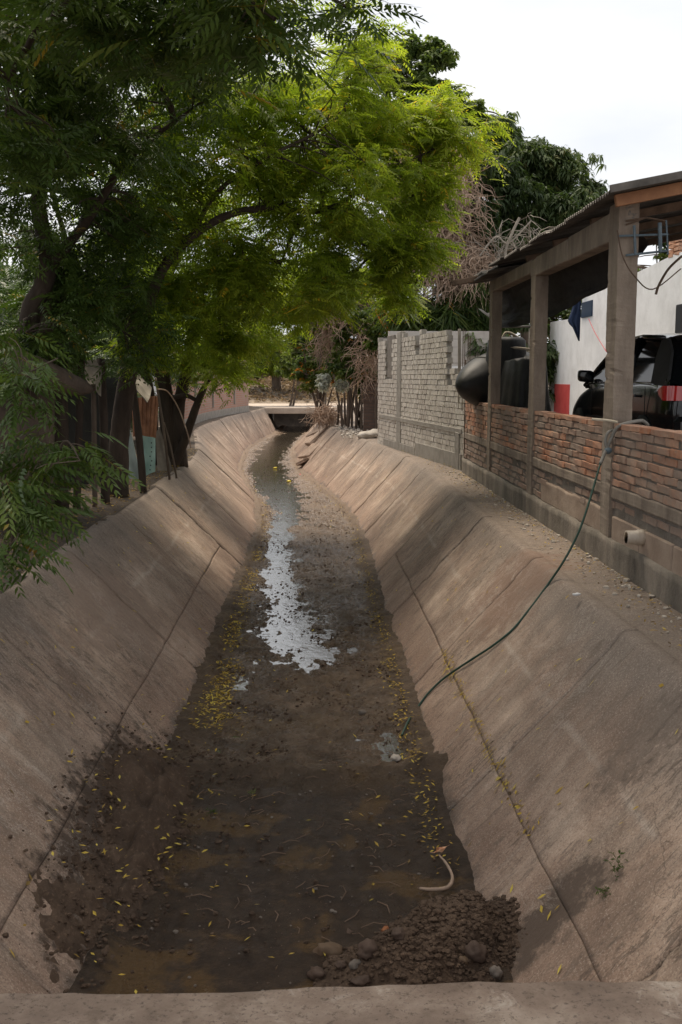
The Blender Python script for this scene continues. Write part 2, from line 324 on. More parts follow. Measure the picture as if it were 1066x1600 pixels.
def obox(name, p0, p1, wx, wz, mat, parent=None, bev=.004, up=(0, 0, 1)):
    """beam from p0 to p1 with width wx and height wz"""
    p0, p1 = Vector(p0), Vector(p1); d = (p1 - p0); L = d.length; d.normalize(); s = d.cross(Vector(up)).normalized(); u = s.cross(d)
    M = Matrix((( *s, 0), (*d, 0), (*u, 0), (0, 0, 0, 1))).transposed(); M.translation = p0
    M = Matrix.Translation(p0) @ Matrix((s, d, u)).transposed().to_4x4()
    bm = bmesh.new(); bbox(bm, (-wx / 2, 0, -wz / 2), (wx / 2, L, wz / 2), bev, M); return bm_obj(name, bm, mat, parent)
def tube_np(pts, rad, n=8, wob=0, caps=True):
    pts = [Vector(p) for p in pts]; V = []; Fc = []
    prev = None
    for i, p in enumerate(pts):
        t = (pts[min(i + 1, len(pts) - 1)] - pts[max(i - 1, 0)])
        if t.length < 1e-6: t = Vector((0, 0, 1))
        t.normalize()
        a = prev - t * prev.dot(t) if prev is not None and (prev - t * prev.dot(t)).length > 1e-3 else t.orthogonal()
        a.normalize(); prev = a; b_ = t.cross(a); r = rad[i] if hasattr(rad, '__len__') else rad
        for k in range(n):
            an = 2 * math.pi * k / n; rr = r * (1 + random.uniform(-wob, wob)); V.append(p + (a * math.cos(an) + b_ * math.sin(an)) * rr)
    for i in range(len(pts) - 1):
        for k in range(n):
            Fc.append((i * n + k, i * n + (k + 1) % n, (i + 1) * n + (k + 1) % n, (i + 1) * n + k))
    if caps:
        e = (len(pts) - 1) * n
        V.append(pts[0]); V.append(pts[-1]); c0 = len(V) - 2
        for k in range(0, n, 2):
            Fc.append((c0, (k + 2) % n, (k + 1) % n, k)); Fc.append((c0 + 1, e + k, e + (k + 1) % n, e + (k + 2) % n))
    return V, Fc
class Acc:
    def __init__(s): s.V = []; s.F = []; s.T = []; s.n = 0
    def add(s, V, Fc, t=0.0):
        V = np.array([tuple(v) for v in V], np.float32) if not isinstance(V, np.ndarray) else V
        s.V.append(V); s.F.append(np.array(Fc, np.int32) + s.n); s.n += len(V); s.T.append(np.full(len(V), t, np.float32) if np.isscalar(t) else t)
    def tube(s, pts, rad, n=6, wob=0, t=0.0, caps=True): s.add(*tube_np(pts, rad, n, wob, caps), t)
    def build(s, name, mat, parent=None, smooth=False):
        return link(name, npmesh(name, np.concatenate(s.V), np.concatenate(s.F), np.concatenate(s.T)), parent, mat, smooth)
def smooth_path(pts, k=6):
    pts = [Vector(p) for p in pts]; out = []
    for i in range(len(pts) - 1):
        p0, p1, p2, p3 = pts[max(i - 1, 0)], pts[i], pts[i + 1], pts[min(i + 2, len(pts) - 1)]
        for j in range(k):
            t = j / k; out.append(.5 * ((2 * p1) + (p2 - p0) * t + (2 * p0 - 5 * p1 + 4 * p2 - p3) * t * t + (3 * p1 - p0 - 3 * p2 + p3) * t ** 3))
    out.append(pts[-1]); return out
def tube(name, pts, rad, mat, parent=None, n=8, wob=0, sp=6, smooth=True):
    pp = smooth_path(pts, sp) if sp else pts
    if hasattr(rad, '__len__'): rad = list(np.interp(np.linspace(0, 1, len(pp)), np.linspace(0, 1, len(rad)), rad))
    a = Acc(); a.tube(pp, rad, n, wob); return a.build(name, mat, parent, smooth)
def rock(name, c, r, mat, seed, parent=None, sub=3, rough=.25, rot=0, squash=0):
    bm = bmesh.new(); bmesh.ops.create_icosphere(bm, subdivisions=sub, radius=1)
    rs = random.Random(seed); off = Vector((rs.random() * 50, rs.random() * 50, rs.random() * 50))
    from mathutils import noise as mn
    for v in bm.verts:
        n = v.co.normalized(); k = 1 + rough * (mn.noise(n * 1.3 + off) + .5 * mn.noise(n * 3.1 + off) + .2 * mn.noise(n * 8 + off))
        v.co = Matrix.Rotation(rot, 3, 'Z') @ Vector((n.x * r[0] * k, n.y * r[1] * k, n.z * r[2] * k)) + Vector(c)
    return bm_obj(name, bm, mat, parent, True)
# ------------------------------------------------------------------ channel geometry
BZ = 1.35
_ys = [-10, 20, 24, 28, 32, 36, 42, 48, 55, 64]; _cx = [-.12, -.12, -.38, -.88, -1.4, -1.65, -1.85, -1.65, -1.2, -.9]
yy = np.linspace(-10, 64, 1500); cc = np.interp(yy, _ys, _cx); ker = np.hanning(61); ker /= ker.sum()
cc = np.convolve(np.pad(cc, 30, 'edge'), ker, 'valid')
def cx(y): return np.interp(y, yy, cc)
def hw(y): return np.interp(y, [0, 3.5, 8, 60], [1.0, .97, .945, .90])
def toeL(y): return cx(y) - hw(y)
def toeR(y): return cx(y) + hw(y)
def runL(y): return np.interp(y, [0, 20, 34, 40, 50, 60], [1.33, 1.40, 1.36, 1.1, .72, .7])
def runR(y): return np.interp(y, [0, 20, 60], [1.24, 1.22, 1.2])
def eL(y): return toeL(y) - runL(y)
def eR(y): return toeR(y) + runR(y)
def bedh(x, y):
    """mud surface: lumps, water thread, raised toes"""
    x = np.asarray(x, float); y = np.asarray(y, float)
    n = fbm(x * 2.6, y * 1.5, 3, 6, .58) - .5; fine = fbm(x * 14, y * 10, 9, 4, .6) - .5
    h = .026 + n * .095 + fine * .055
    # the thread of water (photo: bright band that wanders down the left half)
    wc = np.interp(y, [9, 10.6, 11.4, 12.2, 13.7, 15.4, 17.7, 20.8, 22.8, 26.5, 30, 34, 40, 55],
                   [.1, -.05, -.18, -.34, -.44, -.62, -.68, -.72, -.62, -1.0, -1.35, -1.6, -1.8, -1.2])
    ww = np.interp(y, [9, 10.4, 11, 12, 13.5, 16, 20, 24, 28, 34, 55], [.02, .18, .36, .32, .20, .20, .24, .42, .7, .6, .6])
    wob = (fbm(x * 0 + 3, y * 1.1, 21, 4) - .5) * .16 + (fbm(x * 4, y * 2.4, 23, 4) - .5) * .22
    k = np.exp(-((x - wc - wob) / ww) ** 2 * 1.3)
    h = h - k * np.interp(y, [9, 10.4, 11.4, 60], [.0, .045, .075, .09])
    # side puddle at right toe and shallow near pools
    h = h - .045 * np.exp(-((x - .62) / .08) ** 2 - ((y - 8.0) / .5) ** 2)
    h = h - .03 * np.exp(-((x + .45) / .16) ** 2 - ((y - 7.0) / .3) ** 2) - .03 * np.exp(-((x + .3) / .3) ** 2 - ((y - 5.3) / .25) ** 2)
    near = np.clip((7.4 - y) / .4, 0, 1)
    h = h * (1 - near) + near * (.022 + n * .05 + fine * .016)
    h = h + -.0 + .05 * np.exp(-((y - 7.5 - (fbm(x * 2, x * 0, 31) - .5) * .6) / .14) ** 2) * np.clip((x + 1.2) * 3, 0, 1)
    dl = x - toeL(y); dr = toeR(y) - x
    h = h + np.exp(-np.maximum(dl, 0) / .10) * (.05 + .05 * fbm(y * 2, x, 5)) + np.exp(-np.maximum(dr, 0) / .09) * (.05 + .06 * fbm(y * 2.2, x, 8))
    h = h + .10 * np.clip((x - .25) / .6, 0, 1) * np.clip((y - 24) / 6, 0, 1) * (1 - np.clip((y - 36) / 6, 0, 1))
    k2 = np.exp(-((x - wc - wob) / (ww * 2.2)) ** 2); h = h + k2 * (fine * .05 + (fbm(x * 7, y * 5, 29, 4, .6) - .5) * .05) * (y > 9)
    h = h + .03 * np.exp(-((x - .45) / .3) ** 2 - ((y - 9.6) / 1.3) ** 2)
    return h
def surf(x, y):
    """height of channel lining or berm"""
    x = np.asarray(x, float); y = np.asarray(y, float)
    L = (toeL(y) - x) / runL(y); Rr = (x - toeR(y)) / runR(y)
    u = np.clip(np.maximum(L, Rr), 0, 1)
    return np.where(u <= 0, bedh(x, y), np.maximum(u * BZ, bedh(x, y) - u * .8))
# ---- water, bed
box('stream_water', (-4.2, 2.3, -.3), (2.2, 63, .004), 'stream_water')
tag(bpy.data.objects['stream_water'], kind='structure')
ty = np.concatenate([np.geomspace(3.2, 16, 720), np.geomspace(16.03, 63, 330)]); tx = np.linspace(-1, 1, 190)
YY, TT = np.meshgrid(ty, tx, indexing='ij'); XX = cx(YY) + TT * (hw(YY) + .16)
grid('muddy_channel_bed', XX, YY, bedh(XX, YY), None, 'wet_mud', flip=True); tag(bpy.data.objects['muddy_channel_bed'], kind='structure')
# ---- banks: a dark earth backing with slabs laid on it
def bank(side):
    nm = 'left_bank' if side < 0 else 'right_bank'
    toe = toeL if side < 0 else toeR; run = runL if side < 0 else runR
    ys = np.linspace(1.9, 58, 300); us = np.linspace(-.08, 1.02, 8); Y, U = np.meshgrid(ys, us, indexing='ij')
    X = toe(Y) + side * U * run(Y); Z = np.minimum(U, .985) * BZ
    o = grid(nm, X + side * .020, Y, Z - .030, None, 'dark_dirt', flip=side > 0); tag(o, kind='structure')
    cuts = [3.0 + 2.78 * i + (.0 if side < 0 else 1.1) for i in range(-1, 21)]
    if side < 0: cuts = [1.6, 4.5, 7.25, 9.95, 12.75, 15.8, 18.6, 21.4, 24, 26.8, 29.5, 32.2, 35, 38, 41, 44, 47, 50, 53, 56]
    else: cuts = [1.7, 3.9, 6.6, 9.4, 12.2, 14.9, 18.9, 21.6, 24.4, 27, 29.6, 32.3, 35, 38, 41, 44, 47, 50, 53, 56]
    for i in range(len(cuts) - 1):
        ya, yb = cuts[i], cuts[i + 1]; rows = [(-.07, .30), (.30, 1.0)] if yb < 16 else [(-.07, 1.0)]
        for r, (ua, ub) in enumerate(rows):
            if r < 2 and i % 3 == 2 and yb < 20 and side > 0 and r == 0: pass
            g = .0020 if yb < 16 else .0; near = yb < 17
            ns, nu = (64, 44) if near else (22, 22)
            yv = np.linspace(ya + .011, yb - .011, ns); uv = np.linspace(ua + (g * .6 if r == 1 else 0), ub - (g * .6 if (r == 0 and ub < 1) else 0), nu)
            if ub == 1.0: uv = np.append(uv, [1.03, 1.07])
            Y, U = np.meshgrid(yv, uv, indexing='ij')
            tt_ = (Y - ya) / (yb - ya); wob_ = lambda k_: (fbm(U * 3 + side * 9, Y * 0 + k_ * 3.3, 51) - .5) * .025
            Y = Y + wob_(i) * (1 - tt_) + wob_(i + 1) * tt_
            wu_ = lambda b_: 0 if b_ <= 0 or b_ >= 1 else (fbm(Y * .9, Y * 0 + b_ * 9 + side, 55, 4, .6) - .5) * .02
            tu_ = np.clip((U - ua) / (ub - ua), 0, 1); U = U + wu_(ua) * (1 - tu_) + wu_(ub) * tu_
            skew = 0
            Yk = Y + skew * 0
            X = toe(Yk) + side * U * run(Yk); Z = U * BZ
            random.seed(i * 7 + (0 if side < 0 else 500)); off = random.uniform(-.008, .008); tl = random.uniform(-.006, .006)
            d = off + tl * (U - ua) / (ub - ua) + (fbm(Y * 1.1, U * 2.5, 61 + side, 5, .55) - .5) * .055 + (fbm(Y * 6, U * 9, 71, 4, .6) - .5) * .012
            # eroded hollows low on the face and ragged joints
            ed = np.minimum(tt_, 1 - tt_) * (yb - ya); d = d - .014 * np.exp(-ed / .035) * (fbm(Y * 4, U * 8, 77) > .42)
            d = d - .012 * np.exp(-tu_ * (ub - ua) / .010) * np.clip((fbm(Y * 1.3, U * 3, 81) - .5) * 8, 0, 1) * (r == 1)
            run_ = run(Y); ln = np.sqrt(run_ ** 2 + BZ ** 2)
            NX = -side * BZ / ln; NZ = run_ / ln
            if ub == 1.0: # rounded crest
                k = np.clip((U - .96) / .04, 0, 1); Z = np.minimum(U, 1.0) * BZ - .022 * k ** 2
            X2 = X + NX * d; Z2 = Z + NZ * d
            # skirt
            n, m = X2.shape
            V = np.stack([X2, Y, Z2], -1)
            Pd = np.zeros((n + 2, m + 2, 3)); Pd[1:-1, 1:-1] = V; Pd[0, 1:-1] = V[0]; Pd[-1, 1:-1] = V[-1]; Pd[:, 0] = Pd[:, 1]; Pd[:, -1] = Pd[:, -2]
            msk = np.zeros((n + 2, m + 2), bool); msk[0] = msk[-1] = True; msk[:, 0] = msk[:, -1] = True
            Pd[msk, 0] += side * .03; Pd[msk, 2] -= .034
            s_ = grid('concrete_slab', Pd[..., 0], Pd[..., 1], Pd[..., 2], o, 'bank_concrete', flip=side > 0)
    return o
LB = bank(-1); RB = bank(1)
# ---- berms and ground
def ground(name, edge, side, far, mat, y0, y1, zf):
    ys = np.concatenate([np.linspace(y0, 30, 420), np.linspace(30.2, y1, 100)]); ts = np.concatenate([np.linspace(0, .6, 26), np.linspace(.65, 4, 50), np.geomspace(4.2, far, 16)])
    Y, T = np.meshgrid(ys, ts, indexing='ij'); X = edge(Y) + side * T
    return tag(grid(name, X, Y, zf(T, X, Y), None, mat, flip=side > 0), kind='structure')
ground('left_ground', lambda y: eL(y) - .02, -1, 70, 'dark_dirt', 2.2, 58,
       lambda T, X, Y: BZ - .035 + .02 * fbm(X * 3, Y * 3, 41) + .10 * np.clip((T - .25) / 1.2, 0, 1) * fbm(X * 1.6, Y * 1.6, 43) * 1.6)
ground('right_ground', lambda y: eR(y) + .02, 1, 70, 'bank_concrete', 2.2, 58,
       lambda T, X, Y: BZ - .035 + .025 * fbm(X * 3, Y * 3, 44) * np.clip(T * 4, 0, 1) + .0 * T)
box('carport_floor', (2.8, 3, 1.2), (6.4, 26, 2.0), 'mortar'); tag(bpy.data.objects['carport_floor'], kind='structure')
# far ground past the bridge
ys = np.concatenate([np.linspace(61, 90, 60), np.linspace(91, 400, 40)]); xs = np.concatenate([np.linspace(-120, -16, 15), np.linspace(-15, 25, 70), np.linspace(26, 140, 15)])
Y, X = np.meshgrid(ys, xs, indexing='ij')
Z = 1.30 + np.interp(Y, [61, 66, 74, 84, 110, 400], [0, .02, .9, 1.5, 1.9, 2.4]) + (fbm(X * .5, Y * .5, 91) - .5) * .5 * np.clip((Y - 66) / 6, 0, 1)
tag(grid('far_hillside', X, Y, Z, None, 'dry_hill', flip=True), kind='structure')
# road deck of the far bridge
brd = thing('road_bridge', (-1, 57, 0), 'low concrete bridge slab carrying a pale dirt road over the channel end', 'bridge')
box('deck', (-30, 56.4, 1.0), (30, 65.5, 1.325), 'road_dirt', brd, .02)
box('abutment', (-3.4, 56.6, -.3), (-2.55, 65, .995), 'stained_plinth', brd, .02)
box('abutment', (.85, 56.6, -.3), (1.8, 65, .995), 'stained_plinth', brd, .02)
box('headwall', (-3.0, 64, -.3), (1.2, 65, .995), 'dark_dirt', brd)
# near kerb of the bridge that the photographer stands on, and its road
ks = np.linspace(-6, 6, 400); prof = [(1.86, 1.0), (1.86, 1.58), (1.90, 1.605), (2.0, 1.61), (2.10, 1.608), (2.20, 1.60), (2.235, 1.57), (2.245, 1.4), (2.245, 1.1), (1.86, 1.0)]
Xk, Ik = np.meshgrid(ks, np.arange(len(prof)), indexing='ij'); pr = np.array(prof)
Yk = pr[Ik, 0] + .018 * Xk + (fbm(Xk * 5, Ik * .3, 101, 5) - .5) * .035 * (Ik > 4); Zk = pr[Ik, 1] + (fbm(Xk * 4, Ik * .8, 103, 5, .6) - .5) * .02
b = MB('kerb_concrete'); c = b.ramp(b.noise(3, 8, .7), [(.34, (.17, .12, .092)), (.5, (.27, .20, .155)), (.66, (.42, .335, .27))])
c = b.mix(b.ramp(b.noise(6, 8, .8, (1, 1, 1), .8), [(.56, 0.0), (.66, .65)]), c, (.55, .47, .40)); g_ = b.noise(70, 4, .8); c = b.mix(b.ramp(g_, [(.36, .7), (.45, 0.0)]), c, (.07, .05, .04))
c = b.mix(b.ramp(b.noise(2.2, 6, .7), [(.56, 0.0), (.64, .6)]), c, (.12, .08, .055)); b.col(c); b.set(Roughness=.93); b.bump(b.noise(24, 9, .8), 1, .02); MT['kerb_concrete'] = b.m
kerb = tag(grid('bridge_kerb', Xk, Yk, Zk, None, 'kerb_concrete', flip=True), kind='structure')
box('near_road', (-40, -12, 1.0), (40, 1.85, 1.42), 'kerb_concrete'); tag(bpy.data.objects['near_road'], kind='structure')
# near mud banked against the left slope
def drape(name, x0, x1, y0, y1, hf, mat, lab, cat, nx=150, ny=150):
    X, Y = np.meshgrid(np.linspace(x0, x1, nx), np.linspace(y0, y1, ny), indexing='ij')
    Z = surf(X, Y) + hf(X, Y)
    return tag(grid(name, X, Y, Z, None, mat), lab, cat, kind='stuff')
def g2(X, Y, cx_, cy_, sx, sy): return np.exp(-((X - cx_) / sx) ** 2 - ((Y - cy_) / sy) ** 2)
drape('mud_heap', -2.0, -.5, 4.2, 8.6, lambda X, Y: -.065 + .18 * np.clip(g2(X, Y, -1.10, 6.4, .20, .95) + .7 * g2(X, Y, -1.22, 7.0, .20, .5) + .4 * g2(X, Y, -1.3, 5.2, .28, .5) + (fbm(X * 9, Y * 8, 117, 5, .65) - .60) * .55, 0, 1) ** .8
      * (.35 + 1.3 * fbm(X * 5, Y * 5, 111, 5, .6)) + .07 * (fbm(X * 13, Y * 13, 113, 5, .65) - .5),
      'mud_clods', 'dark crumbly mud thrown up against the foot of the left slope', 'mud')
def heaph(X, Y):
    k = np.clip(1.12 * g2(X, Y, .74, 5.0, .33, .36) + .75 * g2(X, Y, .35, 4.75, .36, .26), 0, 1.05)
    base = np.maximum(surf(X, Y), 0)
    top = .27 * k * (.7 + .6 * fbm(X * 4, Y * 4, 121, 5, .6)) - .05
    return top + (bedh(X, Y) * 0) + .07 * (fbm(X * 15, Y * 15, 123, 4, .6) - .5) * np.clip(k * 3, 0, 1)
Xh, Yh = np.meshgrid(np.linspace(-.3, 1.5, 170), np.linspace(4.0, 6.0, 170), indexing='ij')
def hz_(X, Y): return np.maximum(surf(X, Y) - .12, heaph(X, Y) + .85 * np.maximum(surf(X, Y) - .03, 0))
tag(grid('soil_heap', Xh, Yh, hz_(Xh, Yh), None, 'mud_clods'), 'dark brown heap of loose soil and pebbles beside the near kerb', 'soil heap', kind='stuff')
# clods and pebbles
OCT = np.array([(1, 0, 0), (-1, 0, 0), (0, 1, 0), (0, -1, 0), (0, 0, 1), (0, 0, -1)], float)
CUB = np.array([(x, y, z) for x in (-1, 1) for y in (-1, 1) for z in (-1, 1)], float)
CUBF = [(0, 1, 3, 2), (4, 6, 7, 5), (0, 4, 5, 1), (2, 3, 7, 6), (0, 2, 6, 4), (1, 5, 7, 3)]
bmt = bmesh.new(); bmesh.ops.create_cube(bmt, size=1.2); bmesh.ops.bevel(bmt, geom=bmt.edges[:], offset=.3, segments=1, affect='EDGES'); bmesh.ops.triangulate(bmt, faces=bmt.faces[:])
LUMPV = np.array([v.co[:] for v in bmt.verts]); LUMPF = np.array([[v.index for v in f.verts] for f in bmt.faces]); bmt.free()
def scatter_lumps(name, pts, sizes, mat, lab, cat):
    k = len(pts); V = LUMPV[None] * (1 + rng.uniform(-.25, .25, (k, len(LUMPV), 3)))
    V = V * (sizes[:, None, None] * rng.uniform(.6, 1.2, (k, 1, 3))) * np.array([1, 1, .7])
    a = rng.uniform(0, 6.28, k); ca, sa = np.cos(a), np.sin(a)
    V = np.stack([V[..., 0] * ca[:, None] - V[..., 1] * sa[:, None], V[..., 0] * sa[:, None] + V[..., 1] * ca[:, None], V[..., 2]], -1) + pts[:, None]
    Fc = (LUMPF[None] + (np.arange(k) * len(LUMPV))[:, None, None]).reshape(-1, 3)
    return tag(link(name, npmesh(name, V, Fc), None, mat, False), lab, cat, kind='stuff')
q = rng.normal(size=(8000, 2)) * (.26, .22) + (.62, 4.9); q = q[(q[:, 0] < 1.35) & (q[:, 1] > 4.0) & (q[:, 0] > -.3) & (q[:, 1] < 5.7)]
scatter_lumps('soil_clods', np.column_stack([q, hz_(q[:, 0], q[:, 1]) + .004]), .004 + .026 * rng.random(len(q)) ** 5, 'mud_clods', 'small brown clods and pebbles covering the soil heap', 'pebbles')
q = np.column_stack([rng.normal(-1.15, .17, 2200), rng.normal(6.3, .8, 2200)]); q = q[(q[:, 1] > 4.4) & (q[:, 1] < 8.2)]
scatter_lumps('mud_crumbs', np.column_stack([q, surf(q[:, 0], q[:, 1]) + .03]), .006 + .02 * rng.random(len(q)) ** 3, 'mud_clods', 'dark mud crumbs along the foot of the left slope', 'mud')
yb_ = np.exp(rng.uniform(np.log(5), np.log(45), 12000)); xb_ = cx(yb_) + rng.uniform(-.92, .92, len(yb_)); kk = (yb_ > 7.2) | (rng.random(len(yb_)) < .25); xb_, yb_ = xb_[kk], yb_[kk]; kk = (fbm(xb_ * 3.2, yb_ * 2.3, 131) > .53)
xb_, yb_ = xb_[kk], yb_[kk]
scatter_lumps('bed_debris', np.column_stack([xb_, yb_, np.maximum(bedh(xb_, yb_), 0) + .004]), .006 + .024 * rng.random(len(xb_)) ** 3.5, 'mud_clods', 'small clods and debris strewn over the wet channel bed', 'debris')
yb_ = rng.uniform(4.5, 26, 1500); xb_ = cx(yb_) + rng.uniform(-.9, .9, len(yb_))
scatter_lumps('bed_gravel', np.column_stack([xb_, yb_, np.maximum(bedh(xb_, yb_), 0) + .003]), .004 + .016 * rng.random(len(xb_)) ** 3, 'stone_grey', 'grey gravel bits scattered over the muddy bed', 'gravel')
yb_ = rng.uniform(4, 18, 500); xb_ = 2.58 - rng.random(500) ** 2 * .3
scatter_lumps('berm_rubble', np.column_stack([xb_ + .0, yb_, np.full(500, BZ - .015)]), .008 + .03 * rng.random(500) ** 3, 'stone_pale', 'small rubble crumbs along the foot of the brick wall', 'rubble')
# ------------------------------------------------------------------ right side: orange brick wall
WX = 2.65
def brick_variants(n, L, W, H, bev=.005, jit=.006):
    out = []
    for i in range(n):
        bm = bmesh.new(); bbox(bm, (-W / 2, -L / 2, -H / 2), (W / 2, L / 2, H / 2), bev, None, jit)
        me = bpy.data.meshes.new('brick'); bm.to_mesh(me); bm.free(); a = me.attributes.new('tint', 'FLOAT', 'POINT'); a.data.foreach_set('value', [0.0] * len(me.vertices)); out.append(me)
    return out
bw = thing('brick_wall', (WX, 9, BZ - .04), 'long low wall of rough orange bricks with grey mortar beside the right slope', 'brick wall')
WT = 2.57
box('mortar_core', (WX + .012, 4.0, 1.5), (WX + .125, 18.05, WT - .04), 'mortar', bw)
def band(name, z0, z1, y0, y1, x0, x1, mat, parent, seed, amp=.02, rz=.0):
    ys = np.arange(y0, y1, .035); zs = np.linspace(z0, z1, 9); Y, Z = np.meshgrid(ys, zs, indexing='ij')
    d = (fbm(Y * 3, Z * 5, seed, 5, .6) - .5) * amp
    Zr = Z + (fbm(Y * 1.7, Z * 0 + 1, seed + 3, 5, .6) - .5) * rz * (Z > (z0 + z1) / 2)
    n, m = Y.shape; Pd = np.zeros((n, m + 2, 3)); Pd[:, 1:-1, 0] = x0 - d; Pd[:, 1:-1, 1] = Y; Pd[:, 1:-1, 2] = Zr; Pd[:, 0] = Pd[:, 1]; Pd[:, -1] = Pd[:, -2]; Pd[:, 0, 0] = x1; Pd[:, -1, 0] = x1
    return grid(name, Pd[..., 0], Pd[..., 1], Pd[..., 2], parent, mat)
band('concrete_plinth', 1.1, 1.57, 4, 18.1, WX - .045, WX + .1, 'stained_plinth', bw, 201, .035, .05)
band('concrete_band', 1.93, 2.035, 4, 18.05, WX - .012, WX + .1, 'column_concrete', bw, 211, .02, .02)
# smooth block panels near the pipe
for k in range(6):
    y0 = 4.3 + k * .78
    if y0 + .76 < 9.0: box('plaster_panel', (WX - .012 + random.uniform(-.004, .004), y0, 1.56), (WX + .03, y0 + .765, 1.775 + random.uniform(-.012, .012)), 'plaster_panel', bw, .008, .004)
# panel of smeared render below the band between columns
band('smeared_render', 1.55, 1.80, 9.2, 11.9, WX - .0, WX + .05, 'plaster_panel', bw, 221, .03, .08)
bricks = []; CH = .0835
for r in range(12):
    z = 1.62 + r * CH if r < 4 else 2.075 + (r - 4) * .0725
    y = 4.05 + (.145 if r % 2 else 0) + random.uniform(-.03, .03)
    if r >= 4 + 7: continue
    while y < 18.0:
        L = .262; zc = z
        if not (r < 4 and (y < 9.1 and z < 1.80)) and not (abs(zc - 1.98) < .085) and not (r < 4 and z < 1.78 and 9.2 < y < 11.9):
            bricks.append((y + L / 2, zc, r))
        y += L + random.uniform(.012, .024)
bv = [brick_variants(10, .262, .13, .061), brick_variants(10, .262, .13, .061)]
for me in bv[0]: me.materials.append(MT['orange_brick'])
for me in bv[1]: me.materials.append(MT['grimy_brick'])
vis = [b_ for b_ in bricks if b_[0] > 7.2]; vis.sort(key=lambda b_: b_[0])
ind = vis[:298]; rest = vis[298:]
def grim(y, z): return (z < 2.0) or (z > 2.42 and float(fbm(y * .8, z * 3, 231)) > .42) or float(fbm(y * .7, z * 2, 233)) > .56
for i, (y, z, r) in enumerate(ind):
    o = bpy.data.objects.new('brick', random.choice(bv[1 if grim(y, z) else 0])); C.objects.link(o)
    o.parent = bw; o.location = Vector((WX + .065 + random.uniform(-.010, .008) + (.006 if z < 2 else 0), y, z + random.uniform(-.004, .004))) - bw.location
    o.rotation_euler = (random.uniform(-.015, .015), 0, random.uniform(-.02, .02))
for sel, mat in ((0, 'orange_brick'), (1, 'grimy_brick')):
    a = Acc()
    for (y, z, r) in rest + [b_ for b_ in bricks if b_[0] <= 7.2]:
        if grim(y, z) == bool(sel):
            V = CUB * (.065, .131, .0305) + rng.uniform(-.004, .004, (8, 3)) + (WX + .065 + random.uniform(-.01, .008), y, z); a.add(V, CUBF, random.random())
    tag(a.build('far_bricks', mat, bw), kind='stuff')
# bricks laid flat on top = coping course
cop = brick_variants(6, .262, .135, .045)
for me in cop: me.materials.append(MT['orange_brick'])
a = Acc(); y = 4.1
while y < 18:
    V = CUB * (.068, .130, .022) + rng.uniform(-.004, .004, (8, 3)) + (WX + .067 + random.uniform(-.008, .008), y, WT + random.uniform(-.006, .006)); a.add(V, CUBF, random.random()); y += .272
tag(a.build('coping_bricks', 'orange_brick', bw), kind='stuff')
# drain pipe stub
dp = thing('drain_pipe', (WX, 8.08, 1.72), 'short white plastic drain pipe stub poking out low in the brick wall', 'drain pipe')
bm = bmesh.new()
bmesh.ops.create_cone(bm, segments=28, radius1=.056, radius2=.056, depth=.2, cap_ends=False)
r_ = bmesh.ops.create_cone(bm, segments=28, radius1=.047, radius2=.047, depth=.2, cap_ends=False)
bmesh.ops.bridge_loops(bm, edges=[e for e in bm.edges if e.is_boundary and all(v.co.z < -.09 for v in e.verts)])
for v in bm.verts: v.co = Matrix.Translation((WX - .05, 8.08, 1.72)) @ (Matrix.Rotation(R(90), 4, 'Y') @ v.co)
bm_obj('pipe', bm, 'pvc_white', dp, True)
a = Acc(); a.tube([(WX - .06, 8.08, 1.72), (WX + .01, 8.08, 1.72)], .064, 20); a.build('collar', 'pvc_white', dp, True)
bm = bmesh.new(); bmesh.ops.create_circle(bm, cap_ends=True, segments=20, radius=.048)
for v in bm.verts: v.co = Vector((WX - .03, 8.08 + v.co.x, 1.72 + v.co.y))
bm_obj('dark_bore', bm, 'dark_opening', dp)
# ------------------------------------------------------------------ carport
cp = thing('carport', (WX, 9.1, BZ), 'open carport of concrete columns and beam with corrugated sheet roof over the dark car', 'carport')
def col(y, w, L, z1, x=WX - .022):
    zs = np.linspace(1.56, z1, 90); Vv = []; Fc = []
    bm = bmesh.new()
    n = len(zs); prof = []
    for c_ in [(0, 0), (0, .5), (0, 1), (.5, 1), (1, 1), (1, .5), (1, 0), (.5, 0)]: prof.append(c_)
    for i, z in enumerate(zs):
        for k, (a_, b_) in enumerate(prof):
            j = 0.004 * (random.random() - .5); chip = 0
            if k in (0, 2) and random.random() < .05: chip = random.uniform(.003, .014)
            Vv.append((x + a_ * w + chip + j + (float(vnoise(z * 2, k, 5)) - .5) * .01, y + b_ * L + (chip if b_ == 0 else -chip if b_ == 1 else 0) + j, z))
    for i in range(n - 1):
        for k in range(8): Fc.append((i * 8 + k, (i * 8 + k + 1) if k < 7 else i * 8, ((i + 1) * 8 + k + 1) if k < 7 else (i + 1) * 8, (i + 1) * 8 + k))
    e = (n - 1) * 8; Fc += [(e, e + 1, e + 2, e + 7), (e + 2, e + 3, e + 6, e + 7), (e + 3, e + 4, e + 5, e + 6)]
    return link('column', npmesh('column', Vv, Fc), cp, 'column_concrete')
col(9.02, .175, .29, 4.50); col(12.35, .15, .27, 4.21); col(15.35, .145, .24, 4.25)
bm = bmesh.new()
for i, (y0, y1, z0, z1) in enumerate([(9.32, 10.8, 4.185, 4.44), (10.8, 12.35, 4.19, 4.41), (12.35, 12.62, 4.20, 4.39), (12.62, 15.60, 4.245, 4.41)]):
    vs = bbox(bm, (WX - .03, y0 + .002, z0), (WX + .13, y1, z1), .01, None, .008)
bm_obj('beam', bm, 'column_concrete', cp)
